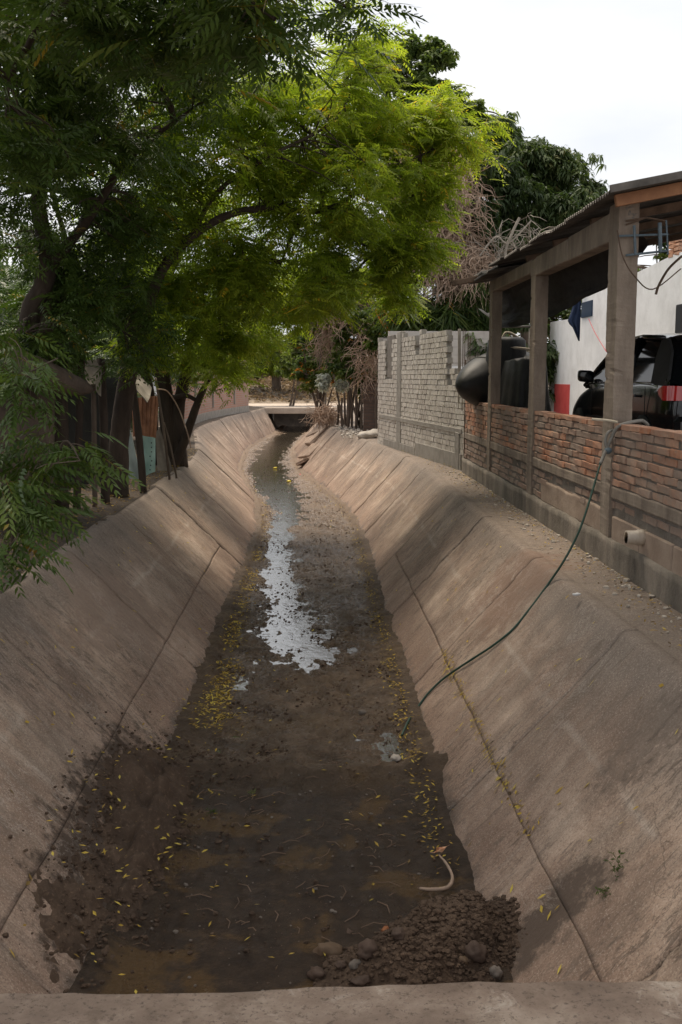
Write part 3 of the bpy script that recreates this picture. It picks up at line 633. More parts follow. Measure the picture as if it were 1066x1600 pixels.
def sheet(x0, z0, x1, z1, ya, yb, lift, name='roof_sheet', mat='tin_roof'):
    nx = 14; ny = int((yb - ya) / .0095); Y, T = np.meshgrid(np.linspace(ya, yb, ny), np.linspace(0, 1, nx), indexing='ij')
    X = x0 + (x1 - x0) * T; Z = z0 + (z1 - z0) * T + .016 * np.sin(Y * 2 * np.pi / .076) + lift + (fbm(Y * 2, T * 3, 301) - .5) * .03
    n, m = X.shape; V = np.concatenate([np.stack([X, Y, Z], -1).reshape(-1, 3), np.stack([X, Y, Z - .004], -1).reshape(-1, 3)])
    idx = np.arange(n * m).reshape(n, m); f = np.stack([idx[:-1, :-1], idx[1:, :-1], idx[1:, 1:], idx[:-1, 1:]], -1).reshape(-1, 4)
    rim = [(a_, b_, b_ + n * m, a_ + n * m) for a_, b_ in zip(idx[:-1, 0], idx[1:, 0])] + [(a_, b_, b_ + n * m, a_ + n * m) for a_, b_ in zip(idx[0, :-1], idx[0, 1:])]
    return link(name, npmesh(name, V, np.concatenate([f, f[:, ::-1] + n * m, np.array(rim)])), cp, mat, False)
ya = 8.62; i = 0
EX = 2.44
while ya < 15.3:
    yb = min(ya + .86, 15.9); lx = EX + [-.0, .03, .05, .01, .06, .02, -.03, .10][i % 8]
    sheet(lx, 4.52 + .0 * i, 10.4, 6.09, ya, yb + .06, .012 * (i % 2) + random.uniform(-.008, .008)); ya += .82; i += 1
sheet(EX - .06, 4.43, 3.1, 4.56, 14.3, 16.15, -.0, mat='tin_roof')
obox('fascia_sheet', (EX - .02, 8.60, 4.525), (10.4, 8.58, 6.085), .012, .065, 'tin_roof', cp)
obox('wooden_purlin', (2.52, 8.78, 4.46), (10.3, 8.78, 5.98), .05, .10, 'orange_wood', cp)
for yy_ in (10.3, 11.9, 13.4, 14.9): obox('wooden_purlin', (2.72, yy_, 4.50), (10.3, yy_, 5.98), .06, .08, 'weathered_wood', cp)
if False: obox('edge_batten', (2.56, 8.8, 4.485), (2.56, 16.0, 4.475), .05, .035, 'weathered_wood', cp)
obox('overhanging_pole', P(706, 443, 15.6), P(800, 425, 15.6) + Vector((.8, 0, .15)), .07, .085, 'weathered_wood', cp, .01)
a = Acc()
for z in (1.9,):
    pass
for dy in (0, .1): # straggling wires and steel on the first column head
    a.tube([P(978, 345 + dy * 60, 9.0), P(1010, 340, 8.98), P(1040, 345, 9.1)], .007, 5)
a.tube(smooth_path([P(965, 360, 8.97), P(973, 400, 8.96), P(992, 432, 8.95), P(1020, 452, 9.3), P(1064, 420, 9.6)]), .006, 5)
a.tube(smooth_path([P(1066, 400, 9.6), P(1045, 420, 9.6), P(1030, 445, 9.6), P(1025, 460, 9.6)]), .012, 5)
a.build('loose_wires', 'rusty_rebar', cp)
a = Acc()
a.tube([P(965, 369, 8.98), P(1044, 366, 9.0)], .010, 6); a.tube([P(978, 399, 8.98), P(1042, 392, 9.0)], .010, 6); a.tube([P(1031, 348, 8.98), P(1032, 394, 8.98)], .018, 8); a.tube([P(991, 352, 8.98), P(993, 398, 8.98)], .012, 6)
a.tube([P(1041, 344, 9.0), P(1044, 398, 9.0)], .008, 6)
a.build('conduit_pipes', 'blue_conduit', cp)
for i in range(7):
    c_ = P(976 + random.uniform(-2, 18), 332 + random.uniform(-8, 9), 9.05); rock('mortar_lump', c_, (.035, .035, .03), 'mortar', 40 + i, cp, 2, .5)
# torn black shade net slung under the beam
X0 = np.linspace(0, 1, 60); Y0 = np.linspace(0, 1, 40); U, V_ = np.meshgrid(X0, Y0, indexing='ij')
be = smooth_path([P(1003, 392, 9.7), P(963, 440, 10.6), P(909, 467, 11.8), P(880, 487, 12.6), P(845, 500, 13.6), P(800, 511, 15), P(775, 507, 16), P(748, 482, 17)], 10)
be = np.array([tuple(p) for p in be]); te = np.stack([np.full(8, 2.79), [9.4, 10.3, 11.5, 12.3, 13.3, 14.5, 15.3, 16.6], [4.46, 4.46, 4.46, 4.46, 4.44, 4.42, 4.30, 4.15]], -1)
ui = np.linspace(0, len(be) - 1, 60); be = np.stack([np.interp(ui, np.arange(len(be)), be[:, k]) for k in range(3)], -1)
te = np.stack([np.interp(np.linspace(0, 7, 60), np.arange(8), te[:, k]) for k in range(3)], -1)
nn_ = te[:, None] * (1 - V_[..., None]) + be[:, None] * V_[..., None]
xnet = nn_[..., 0] + .12 * np.sin(np.pi * V_) + (fbm(U * 9, V_ * 5, 311) - .5) * .10; ynet = nn_[..., 1]; znet = nn_[..., 2] - .10 * np.sin(np.pi * V_) + (fbm(U * 12, V_ * 4, 312) - .5) * .12 * np.sin(np.pi * V_ * .9) 
grid('shade_net', xnet, ynet, znet, None, 'black_net'); tag(bpy.data.objects['shade_net'], 'black shade netting sagging in folds below the carport beam', 'shade net')
# ------------------------------------------------------------------ white building behind the car
wb = thing('white_building', (6.2, 18, 2.0), 'white plastered house wall with a stepped top behind the dark car', 'building')
def wpoly(name, pts, x, th, mat, parent):
    n = len(pts); V = [(x, y, z) for y, z in pts] + [(x + th, y, z) for y, z in pts]; bm = bmesh.new(); vs = [bm.verts.new(v) for v in V]
    bm.faces.new(vs[:n]); bm.faces.new(vs[n:][::-1])
    for i in range(n): bm.faces.new([vs[i], vs[(i + 1) % n], vs[n + (i + 1) % n], vs[n + i]])
    bmesh.ops.recalc_face_normals(bm, faces=bm.faces[:]); return bm_obj(name, bm, mat, parent)
def wy(px): return 6.2 * F / (px - 492)
def wz(px, py): return 3 + (589 - py) * wy(px) / F
wpoly('wall', [(27.2, 2.0), (27.2, wz(857, 505)), (wy(905), wz(905, 497)), (wy(905) - .01, wz(905, 470)), (wy(963), wz(963, 442)), (17.8, 5.1), (14.2, 4.95), (14.2, 2.0)], 6.2, .18, 'white_plaster', wb)
wpoly('wall', [(14.15, 2.0), (14.15, 4.95), (9.5, 4.9), (9.5, 2.0)], 6.2, .18, 'white_plaster', wb)
wpoly('added_back_wall', [(8.6, 2.0), (8.6, 5.9), (16.2, 5.9), (16.2, 2.0)], 10.0, .2, 'mortar', wb)  # unseen wall, put in with the longer roof to darken the carport
wpoly('wall', [(27.19, 2.0), (27.19, wz(857, 505) - .01), (27.1, wz(857, 505) - .01), (27.1, 2.0)], 6.39, 5, 'white_plaster', wb)
box('red_painted_base', (6.192, wy(890), 2.0), (6.205, wy(866), 2.82), 'red_paint', wb)
box('window', (6.17, wy(922), wz(915, 497)), (6.21, wy(906), wz(915, 473)), 'dark_window', wb, .005)
box('doorway', (6.18, wy(1085), 2.0), (6.21, wy(1053), wz(1055, 478)), 'dark_opening', wb, .01)
bm = bmesh.new()
for k in range(9):
    for s in range(2): bbox(bm, (6.20, 17.7 + s * .27 + random.uniform(-.03, .03), 5.06 + k * .075), (6.36, 17.95 + s * .27, 5.125 + k * .075), .006, None, .01)
bm_obj('broken_brick_pier', bm, 'orange_brick', wb)
cl = Acc(); 
cv = []
for i in range(14):
    py_ = 464 + i * 5.3; lft = np.interp(py_, [464, 485, 503, 512, 533], [899, 893, 886.5, 895, 904]); rgt = np.interp(py_, [464, 533], [908.5, 906])
    for j in range(9): q_ = P(lft + (rgt - lft) * j / 8, py_, 22.9 + .05 * math.sin(j * 1.9 + i * .3)); cv.append(tuple(q_))
cf = [(i * 9 + j, i * 9 + j + 1, (i + 1) * 9 + j + 1, (i + 1) * 9 + j) for i in range(13) for j in range(8)]
tag(link('hanging_cloth', npmesh('hanging_cloth', cv, cf), None, 'navy_cloth', True), 'navy blue cloth hanging to a point in front of the white wall', 'cloth')
tag(tube('red_cord', [P(920, 498, 23.0), P(930, 520, 21.8), P(948, 550, 20)], .007, 'wrapper_red', None, 5), 'thin red cord trailing down the white wall from the small window', 'cord')
# ------------------------------------------------------------------ car
car = thing('parked_car', (4.45, 10.35, 2.0), 'shiny black hatchback parked under the carport, tail towards the road', 'car')
XC, YR, ZG = 4.45, 10.35, 2.0
def loft(name, secs, mat, smooth=True, sub=1):
    """secs: list of (y, halfwidth, zlow, zhigh, tumble); rounded half profile mirrored"""
    V = []; m = None
    for (y, hw_, z0, z1, tb, rd) in secs:
        pr_ = [(0, z0), (hw_ * .8, z0), (hw_ * .95, z0 + .04), (hw_ * .99, z0 + (z1 - z0) * .25), (hw_, z0 + (z1 - z0) * .55), (hw_ * .985, z0 + (z1 - z0) * .70), (hw_ * .97 - tb * .3, z1 - rd * .9), (hw_ * .93 - tb * .6, z1 - rd * .3), (hw_ * .85 - tb, z1), (hw_ * .4, z1 + .012), (0, z1 + .018)]
        full = [(-a_, b_) for a_, b_ in pr_[::-1]][:-1] + pr_; m = len(full)
        V += [(XC + a_, YR + y, ZG + b_) for a_, b_ in full]
    n = len(secs); Fc = [(i * m + k, (i + 1) * m + k, (i + 1) * m + k + 1, i * m + k + 1) for i in range(n - 1) for k in range(m - 1)]
    Fc += [(i * m + m - 1, (i + 1) * m + m - 1, (i + 1) * m, i * m) for i in range(n - 1)]
    me = npmesh(name, V, Fc)
    bm = bmesh.new(); bm.from_mesh(me); bm.verts.ensure_lookup_table()
    for e0 in (0, n - 1):
        bm.faces.new([bm.verts[e0 * m + k] for k in range(m)])
    bmesh.ops.remove_doubles(bm, verts=bm.verts[:], dist=.0005); bmesh.ops.recalc_face_normals(bm, faces=bm.faces[:]); bm.to_mesh(me); bm.free()
    o = link(name, me, car, mat, smooth)
    if sub:
        md = o.modifiers.new('s', 'SUBSURF'); md.levels = sub; md.render_levels = 2
    return o
loft('body', [(0.0, .72, .34, .88, .02, .10), (.03, .80, .26, .92, .02, .10), (.16, .855, .22, .97, .01, .07), (.6, .875, .20, .98, .0, .06), (1.4, .88, .19, .965, 0, .05), (2.2, .88, .19, .945, 0, .05), (2.9, .88, .19, .925, 0, .06), (3.3, .88, .20, .88, .01, .09), (3.8, .865, .20, .80, .02, .12), (4.1, .83, .21, .70, .04, .14), (4.27, .74, .24, .58, .05, .14), (4.33, .6, .28, .48, .05, .1)], 'car_paint')
# greenhouse: glass volume, painted roof, pillars
def gh(pts, inset, z_top_in):
    pass
GH = [(.10, .92, .70, .93), (.42, .93, .71, 1.30), (.75, .93, .72, 1.43), (1.5, .93, .72, 1.475), (2.1, .93, .72, 1.46), (2.45, .92, .72, 1.40), (2.95, .91, .74, 1.14), (3.35, .89, .76, .90)]
def ghx(y, z):
    ys_ = [g[0] for g in GH]; zt = np.interp(y, ys_, [g[3] for g in GH]); return .845 - .20 * max(0, (z - .93)) / .54
def ghz(y): return float(np.interp(y, [g[0] for g in GH], [g[3] for g in GH]))
V = []; m = 9; st = np.linspace(.10, 3.32, 40)
for y in st:
    zt = ghz(y); zz = [.85, .85 + (zt - .85) * .5, zt - .05 if zt > .95 else zt - .01, zt]; hx = [ghx(y, z) for z in zz]
    prf = [(hx[0], zz[0]), (hx[1], zz[1]), (hx[2], zz[2]), (hx[3] - .07, zz[3]), (0, zt + .02)]; full = [(-a_, b_) for a_, b_ in prf] + prf[:-1][::-1]
    V += [(XC + a_, YR + y, ZG + b_) for a_, b_ in full]
Fc = [(i * m + k, (i + 1) * m + k, (i + 1) * m + (k + 1) % m, i * m + (k + 1) % m) for i in range(len(st) - 1) for k in range(m - 1)]
wo = link('windows', npmesh('windows', V, Fc), car, 'car_glass', True); bm = bmesh.new(); bm.from_mesh(wo.data); bmesh.ops.recalc_face_normals(bm, faces=bm.faces[:]); bm.to_mesh(wo.data); bm.free()
# roof skin
V = []; st2 = np.linspace(.62, 2.30, 14); us_ = np.linspace(-1, 1, 11)
for y in st2:
    for u in us_: V.append((XC + u * (ghx(y, ghz(y)) - .015), YR + y, ZG + ghz(y) + .035 - .03 * u * u - (.03 if abs(u) > .99 else 0)))
Fc = [(i * 11 + k, (i + 1) * 11 + k, (i + 1) * 11 + k + 1, i * 11 + k + 1) for i in range(13) for k in range(10)]
link('roof', npmesh('roof', V, Fc), car, 'car_paint', True)
def side_strip(pts, wid, name='pillar', mat='car_paint', s=-1, r=None):
    path = [(XC + s * (ghx(y, z) + .006), YR + y, ZG + z) for y, z in pts]; a_ = Acc(); a_.tube(path, r or wid / 2, 6); return a_.build(name, mat, car, True)
for s in (-1, 1):
    side_strip([(3.30, .89), (2.9, 1.13), (2.45, 1.395), (2.3, 1.44)], .06, s=s); side_strip([(1.62, .93), (1.58, 1.44)], .09, s=s)
    side_strip([(2.3, 1.43), (1.5, 1.455), (.8, 1.42)], .06, 'roof_rail', s=s)
    # broad rear pillar
    q_ = [(.10, .90), (.62, .93), (.80, 1.20), (.84, 1.42), (.62, 1.40), (.38, 1.27)]
    V = [(XC + s * (ghx(y, z) + .008), YR + y, ZG + z) for y, z in q_] + [(XC + s * (ghx(y, z) - .02), YR + y, ZG + z) for y, z in q_]
    bm = bmesh.new(); vs = [bm.verts.new(v) for v in V]; bm.faces.new(vs[:6]); bm.faces.new(vs[6:][::-1])
    for i in range(6): bm.faces.new([vs[i], vs[(i + 1) % 6], vs[6 + (i + 1) % 6], vs[6 + i]])
    bm_obj('pillar', bm, 'rubber', car)
    side_strip([(.62, .925), (1.6, .945), (2.9, .93), (3.25, .90)], .02, 'window_trim', 'chrome', s, .006)
for s in (-1, 1): # door mirrors
    bm = bmesh.new(); bmesh.ops.create_uvsphere(bm, u_segments=16, v_segments=10, radius=1)
    for v in bm.verts:
        sg = lambda t_: math.copysign(abs(t_) ** .45, t_); v.co = Vector((XC + s * (1.0 + sg(v.co.x) * .10), YR + 2.72 + sg(v.co.y) * .06, ZG + 1.01 + sg(v.co.z) * .075 + .012 * v.co.x))
    mo = bm_obj('mirror', bm, 'car_paint', car, True)
    box('mirror_arm', (XC + s * .80 - .07, YR + 2.72, ZG + .93), (XC + s * .80 + .12, YR + 2.80, ZG + .975), 'car_paint', car, .01)
def lamp(s):
    V = []; n1, m1 = 9, 7
    for i in range(n1):
        t = i / (n1 - 1)
        for j in range(m1):
            u = j / (m1 - 1); z = .76 + u * .15 + max(0, t - .7) * .30 * (.5 - u) + (.0 if u < .5 else -.05 * max(0, .35 - t))
            if t < .45: x = .56 + t / .45 * .26; y = -.018 + .05 * (t / .45) ** 2.5
            else: x = .82 + .062 * min(1, (t - .45) / .15) ; y = .04 + (t - .45) / .55 * (.20 + .05 * u)
            V.append((XC + s * (x + .006), YR + y - .004, ZG + z))
    return link('tail_light', npmesh('tail_light', V, [(i * m1 + j, (i + 1) * m1 + j, (i + 1) * m1 + j + 1, i * m1 + j + 1) for i in range(n1 - 1) for j in range(m1 - 1)]), car, 'tail_lens', True)
lamp(-1); lamp(1)
for s in (-1, 1):
    for y in (.78, 3.45):
        bm = bmesh.new(); bmesh.ops.create_cone(bm, cap_ends=True, segments=32, radius1=.315, radius2=.315, depth=.20); bmesh.ops.bevel(bm, geom=[e for e in bm.edges if len([f for f in e.link_faces if len(f.verts) > 8])], offset=.04, segments=2, affect='EDGES')
        for v in bm.verts: v.co = Matrix.Rotation(R(90), 3, 'Y') @ v.co + Vector((XC + s * .79, YR + y, ZG + .315))
        wh = bm_obj('wheel', bm, 'rubber', car, True)
        bm = bmesh.new(); bmesh.ops.create_cone(bm, cap_ends=True, segments=24, radius1=.2, radius2=.2, depth=.02)
        for v in bm.verts: v.co = Matrix.Rotation(R(90), 3, 'Y') @ v.co + Vector((XC + s * .895, YR + y, ZG + .315))
        bm_obj('rim', bm, 'chrome', wh)
    for y0, y1 in ((1.62, 1.628), (2.86, 2.868), (.70, .708)):
        box('door_seam', (XC + s * .883 - .003, YR + y0, ZG + .3), (XC + s * .883 + .003, YR + y1, ZG + .90), 'rubber', car)
    for y0 in (1.0, 2.02): box('door_handle', (XC + s * .895 - .014, YR + y0, ZG + .78), (XC + s * .895 + .014, YR + y0 + .18, ZG + .81), 'car_paint', car, .006)
    box('side_moulding', (XC + s * .885 - .006, YR + .8, ZG + .47), (XC + s * .885 + .006, YR + 3.1, ZG + .51), 'car_paint', car, .003)
box('rear_bumper', (XC - .80, YR - .05, ZG + .28), (XC + .80, YR + .10, ZG + .60), 'car_paint', car, .05)
box('windscreen_wiper', (XC - .2, YR + .05, ZG + .93), (XC + .2, YR + .07, ZG + .945), 'rubber', car)
# ------------------------------------------------------------------ black tank, drum and tarp behind the wall
def lathe(name, prof, M, mat, parent=None, n=40, wr=0, seed=0):
    V = []
    for i, (r_, h_) in enumerate(prof):
        for k in range(n):
            an = 2 * math.pi * k / n; rr = r_ * (1 + wr * (float(fbm(k * .35 if k < n / 2 else (n - k) * .35, i * .3, seed)) - .5)); V.append(M @ Vector((rr * math.cos(an), rr * math.sin(an), h_)))
    Fc = [(i * n + k, i * n + (k + 1) % n, (i + 1) * n + (k + 1) % n, (i + 1) * n + k) for i in range(len(prof) - 1) for k in range(n)]
    return link(name, npmesh(name, V, Fc), parent, mat, True)
tk = thing('tipped_water_tank', (3.0, 16.8, 2.0), 'matt black plastic water tank tipped over with its cone nose over the wall top', 'water tank')
tip = P(719, 603, 16.3); tail = Vector((3.45, 17.5, 3.02)); ax = (tail - tip); Lk = ax.length
Mt = Matrix.Translation(tip) @ ax.to_track_quat('Z', 'Y').to_matrix().to_4x4()
lathe('tank_body', [(.0, 0), (.06, .01), (.13, .06), (.24, .20), (.34, .40), (.41, .65), (.44, .9), (.45, 1.1), (.45, Lk), (.0, Lk)], Mt, 'black_plastic', tk, 48, .10, 5)
for h_, r_ in ((.62, .415), (.88, .452)): lathe('moulded_rib', [(r_ - .02, h_ - .02), (r_ + .004, h_ - .01), (r_ + .004, h_ + .01), (r_ - .02, h_ + .02)], Mt, 'black_plastic', tk, 48)
dr = thing('black_drum', (3.22, 16.9, 2.0), 'tall black wrapped drum tied with pale rope between the first two far columns', 'drum')
Md = Matrix.Translation((3.08, 16.6, 2.0))
lathe('drum_body', [(.37, 0), (.38, .30), (.36, .55), (.345, .9), (.335, 1.2), (.31, 1.45), (.30, 1.58), (.24, 1.63), (.0, 1.64)], Md, 'black_tarp', dr, 48, .12, 9)
for h_, r_ in ((.80, .372), (1.46, .325)): lathe('rope', [(r_ - .02, h_ - .018), (r_ + .010, h_), (r_ - .02, h_ + .018)], Matrix.Translation((3.08, 16.6, 2.0)) @ Matrix.Rotation(R(5), 4, 'Y'), 'rope_pale', dr, 48)
tube('top_tie', [(3.0, 16.5, 3.62), (3.05, 16.5, 3.70), (3.15, 16.55, 3.69), (3.28, 16.6, 3.62)], .02, 'rope_pale', dr, 6)
plan = smooth_path([Vector((2.9, 16.6, 0)), Vector((2.93, 15.9, 0)), Vector((3.12, 15.45, 0)), Vector((3.42, 15.4, 0)), Vector((3.62, 15.75, 0)), Vector((3.66, 16.6, 0)), Vector((3.3, 17.1, 0))], 12)
tp = []; nv = 34; cpl = Vector((3.28, 16.1, 0)); nu = len(plan)
for i, p in enumerate(plan):
    for j in range(nv):
        v = j / (nv - 1); k_ = (0.0 if j == 0 else .74 + .06 * min(1, v * 6)) + .34 * v ** 1.1 * (j > 0); fold = 1 + .07 * math.sin(i * 1.15 + v * 2) * v + (float(fbm(i * .15, v * 4, 321)) - .5) * .10
        q_ = cpl + (p - cpl) * k_ * fold; tp.append((q_.x, q_.y, 3.30 - .03 * (j > 0) - max(0, v - .04) * 1.30 + (float(fbm(i * .2, 1, 322)) - .5) * .10 * (1 - v)))
Ft = [(i * nv + j, i * nv + j + 1, (i + 1) * nv + j + 1, (i + 1) * nv + j) for i in range(nu - 1) for j in range(nv - 1)]
tag(link('draped_tarp', npmesh('draped_tarp', tp, Ft), None, 'black_tarp', True), 'black tarp draped like a tent between the second column and the car', 'tarp')
rail = thing('metal_rail', (2.9, 17.5, 2.0), 'thin grey metal rail frame showing between the two far columns', 'rail')
a = Acc(); a.tube([P(775, 511, 17.5), P(838, 510, 17.5)], .018, 8); a.tube([P(828, 512, 17.5), Vector((P(828, 512, 17.5).x, 17.5, 2.0))], .018, 8); a.tube([P(776, 512, 17.5), Vector((P(776, 512, 17.5).x, 17.5, 2.0))], .018, 8); a.build('pipe_frame', 'tin_roof', rail, True)
# ------------------------------------------------------------------ pale block wall (unfinished building)
W0 = Vector((2.66, 18.15, 0)); W1 = Vector((1.60, 26.1, 0)); wd = (W1 - W0); WL = wd.length; wd.normalize(); wn = Vector((-wd.y, wd.x, 0))
bl = thing('unfinished_block_building', (2.1, 22, BZ), 'unfinished roofless building of pale blocks with a ragged stepped top', 'building')
ang = math.atan2(wd.y, wd.x)
def blockwall(top, skip, u0, u1, z0, courses, ch, L, mat='pale_block'):
    pass
def inside(px, py):
    t = np.interp(px, [590, 611.9, 612, 619.9, 620, 627, 627.1, 648, 648.1, 655.9, 656, 698, 698.1, 703.9, 704, 726], [529, 529, 525, 525, 518, 518, 522, 521, 550, 550, 517, 513, 598, 598, 578, 579])
    if py < t: return False
    if 602 < px < 613 and py < 589: return False
    return True
a = Acc(); core = Acc(); CHB = .103; nb = 0; LB_ = .175
z = BZ - .05; r = 0
while z < 4.1:
    u = -.02 + (LB_ / 2 if r % 2 else 0)
    while u < WL - .02:
        c_ = W0 + wd * (u + LB_ / 2); px, py = proj(c_.x, c_.y, z + CHB / 2)
        if inside(px, py - 2):
            hl = min(LB_ / 2 - .008, (WL - u) / 2)
            V = CUB * (hl, .06, CHB / 2 - .006) + rng.uniform(-.004, .004, (8, 3))
            Vw = [c_ + wd * v[0] + wn * (v[1] - .06 + (random.uniform(-.012, .012) if abs(v[1]) else 0) * 0) + Vector((0, 0, z + CHB / 2 + v[2])) for v in V]; off = wn * random.uniform(-.006, .005)
            a.add([v + off for v in Vw], CUBF, random.random()); nb += 1
            V = CUB * (LB_ / 2 + .004, .045, CHB / 2 + .004)
            core.add([c_ + wd * v[0] + wn * (v[1] - .065) + Vector((0, 0, z + CHB / 2 + v[2])) for v in V], CUBF)
        u += LB_
    z += CHB; r += 1
tag(a.build('wall_blocks', 'pale_block', bl), kind='stuff'); core.build('wall_mortar', 'pale_mortar', bl)
def wseg(name, ua, ub, za, zb, dep, mat, out=.0):
    bm = bmesh.new(); bbox(bm, (0, -dep, 0), (ub - ua, out, zb - za), .008, Matrix.Translation(W0 + wd * ua + Vector((0, 0, za))) @ Matrix.Rotation(ang, 4, 'Z'), .006); return bm_obj(name, bm, mat, bl)
def u_of(px): # distance along the wall where the photo column px falls
    lo, hi = 0, WL
    for _ in range(40):
        m_ = (lo + hi) / 2; c_ = W0 + wd * m_
        if proj(c_.x, c_.y, 2)[0] > px: lo = m_
        else: hi = m_
    return lo
# (wn points to the channel side?) make the pilasters and bands on that face
sgn = 1 if wn.x < 0 else -1
def vstrip(name, pa, pb, za, zb, mat, out=.018):
    ua, ub = u_of(pb), u_of(pa); bm = bmesh.new(); bbox(bm, (ua, -.1, za), (ub, out, zb), .008, None, .006)
    for v in bm.verts: v.co = W0 + wd * v.co.x + wn * sgn * v.co.y + Vector((0, 0, v.co.z))
    return bm_obj(name, bm, mat, bl)
vstrip('tie_column', 620.5, 626.5, BZ - .05, 4.02, 'pale_mortar')
vstrip('tie_column', 713, 719, BZ - .05, 2.0, 'pale_mortar', .03)
u0_, u1_ = u_of(721), u_of(593)
vstrip('concrete_band', 592.5, 722, 1.98, 2.08, 'pale_mortar', .016)
vstrip('rendered_base', 650, 722, BZ - .1, 1.62, 'pale_mortar', .014)
vstrip('rendered_base', 600, 649.5, BZ - .1, 1.50, 'pale_mortar', .014)
vstrip('window_infill', 602.5, 613, 2.98, 3.98, 'mortar', -.03)
simple('rear_block', (.44, .40, .37), (.56, .52, .48), 3, .95, .3, 30, .003)
# rear wall, seen through the gaps
a = Acc(); core = Acc(); z = BZ; r = 0
while z < 3.98:
    x = 1.66 + (.2 if r % 2 else 0)
    while x < 4.45:
        V = CUB * (.197, .06, .097) + rng.uniform(-.004, .004, (8, 3)) + (x + .2, 26.2 + random.uniform(-.01, .01), z + .1); a.add(V, CUBF, random.random()); x += .4
    z += .2; r += 1
core.add(CUB * (1.4, .045, 1.3) + (3.1, 26.2, 2.68), CUBF)
tag(a.build('rear_blocks', 'rear_block', bl), kind='stuff'); core.build('rear_mortar', 'pale_mortar', bl)
box('lintel', (2.6, 26.08, 3.20), (4.1, 26.135, 3.27), 'white_plaster', bl); box('lintel', (2.9, 26.08, 2.72), (4.1, 26.135, 2.76), 'white_plaster', bl)
obox('timber_post', P(718, 640, 18.6), P(718, 514, 18.6), .05, .05, 'grey_stem', bl, .005, (0, 1, 0))
for px, t_ in ((724, 513), (727, 515), (732, 524), (735, 526)):
    q0 = P(px, 600, 18.3); q1 = P(px, t_, 18.3); a = Acc(); a.tube([Vector((q1.x, q1.y, 2.4)), q1], .007, 5); a.build('rebar', 'rusty_rebar', bl)
a = Acc(); q_ = W0 + wn * sgn * .03; a.tube([(q_.x + .02, q_.y - .05, 1.3), (q_.x + .02, q_.y - .05, 3.3)], .012, 6); a.build('rebar', 'rusty_rebar', bl)
# brown brick wall end and pole fence beyond
fw = thing('brown_brick_wall', (1.9, 31, BZ), 'short dark brown brick wall in shade beyond the pale block building', 'brick wall')
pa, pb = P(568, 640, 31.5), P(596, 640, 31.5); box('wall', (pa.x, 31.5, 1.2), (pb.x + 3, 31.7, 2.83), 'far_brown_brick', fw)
pf = thing('pole_fence', (1.4, 33, BZ), 'crooked fence of rough wooden poles at the far right edge of the channel', 'fence')
for i, (px, pt, pbm, d) in enumerate([(536, 622, 668, 34), (546, 606, 668, 33.6), (558, 572, 664, 33.2), (566, 606, 668, 32.6), (578, 608, 664, 32), (590, 604, 662, 31), (527, 632, 668, 35), (551, 618, 666, 33.8), (572, 600, 664, 32.6)]):
    b0 = P(px - 1, pbm, d); b0.z = BZ - .1; t0 = P(px + random.uniform(-3, 2), pt, d); tube('pole', [b0, (b0 + t0) / 2 + Vector((random.uniform(-.04, .04), 0, 0)), t0], [.045, .04, .032], 'bark_mid', pf, 7, .1, 3)
for i, (px, py, sz, lab) in enumerate([(573, 671, .20, 'elongated pale boulder nearest the pole fence'), (584, 676, .24, 'pale boulder against the corner of the block building'), (590, 672, .19, 'small pale boulder touching the corner of the block building'), (580, 664, .16, 'small pale stone behind the row of boulders by the fence')]):
    q_ = P(px, py, 28.2 + i * .25); q_.z = BZ + .06; tag(rock('boulder', q_, (sz * 1.25, sz, sz * .62), 'stone_pale', 60 + i, None, 3, .25, i * .7), lab, 'boulder')
rp = rng.uniform(0, 1, (420, 2)); scatter_lumps('fence_rubble', np.column_stack([.75 + rp[:, 0] * 1.6 + .0, 28 + rp[:, 1] * 7, np.full(420, BZ)]) , .02 + .08 * rng.random(420) ** 3, 'stone_pale', 'loose stones and dry litter around the pole fence', 'rubble')
# broken concrete slabs at the far right toe
for i, (px, py, d, s_) in enumerate([(494, 705, 36, .5), (487, 722, 34, .42), (500, 690, 37.5, .5), (478, 735, 33, .3), (506, 672, 38.5, .45)]):
    c_ = P(px, py, d); c_.z = float(surf(c_.x, c_.y)) + .05; bm = bmesh.new(); bbox(bm, (-s_ * .8, -s_ * 1.2, -.05), (s_ * .8, s_ * 1.2, .06), .02, None, .05)
    Mq = Matrix.Translation(c_) @ Matrix.Rotation(random.uniform(-.9, -.4), 4, 'Y') @ Matrix.Rotation(random.uniform(-.2, .2), 4, 'X') @ Matrix.Rotation(random.uniform(-.5, .5), 4, 'Z')
    for v in bm.verts: v.co = Mq @ v.co
    o = bm_obj('broken_slab', bm, 'bank_concrete')
    tag(o, ['broken concrete piece highest on the far right slope', 'cracked slab lying at the toe of the far right slope', 'broken slab below the pole fence', 'small concrete chunk in the leaves at the bend', 'tilted slab just under the fence poles'][[1, 3, 2, 4, 0][i] if False else i], 'concrete slab')
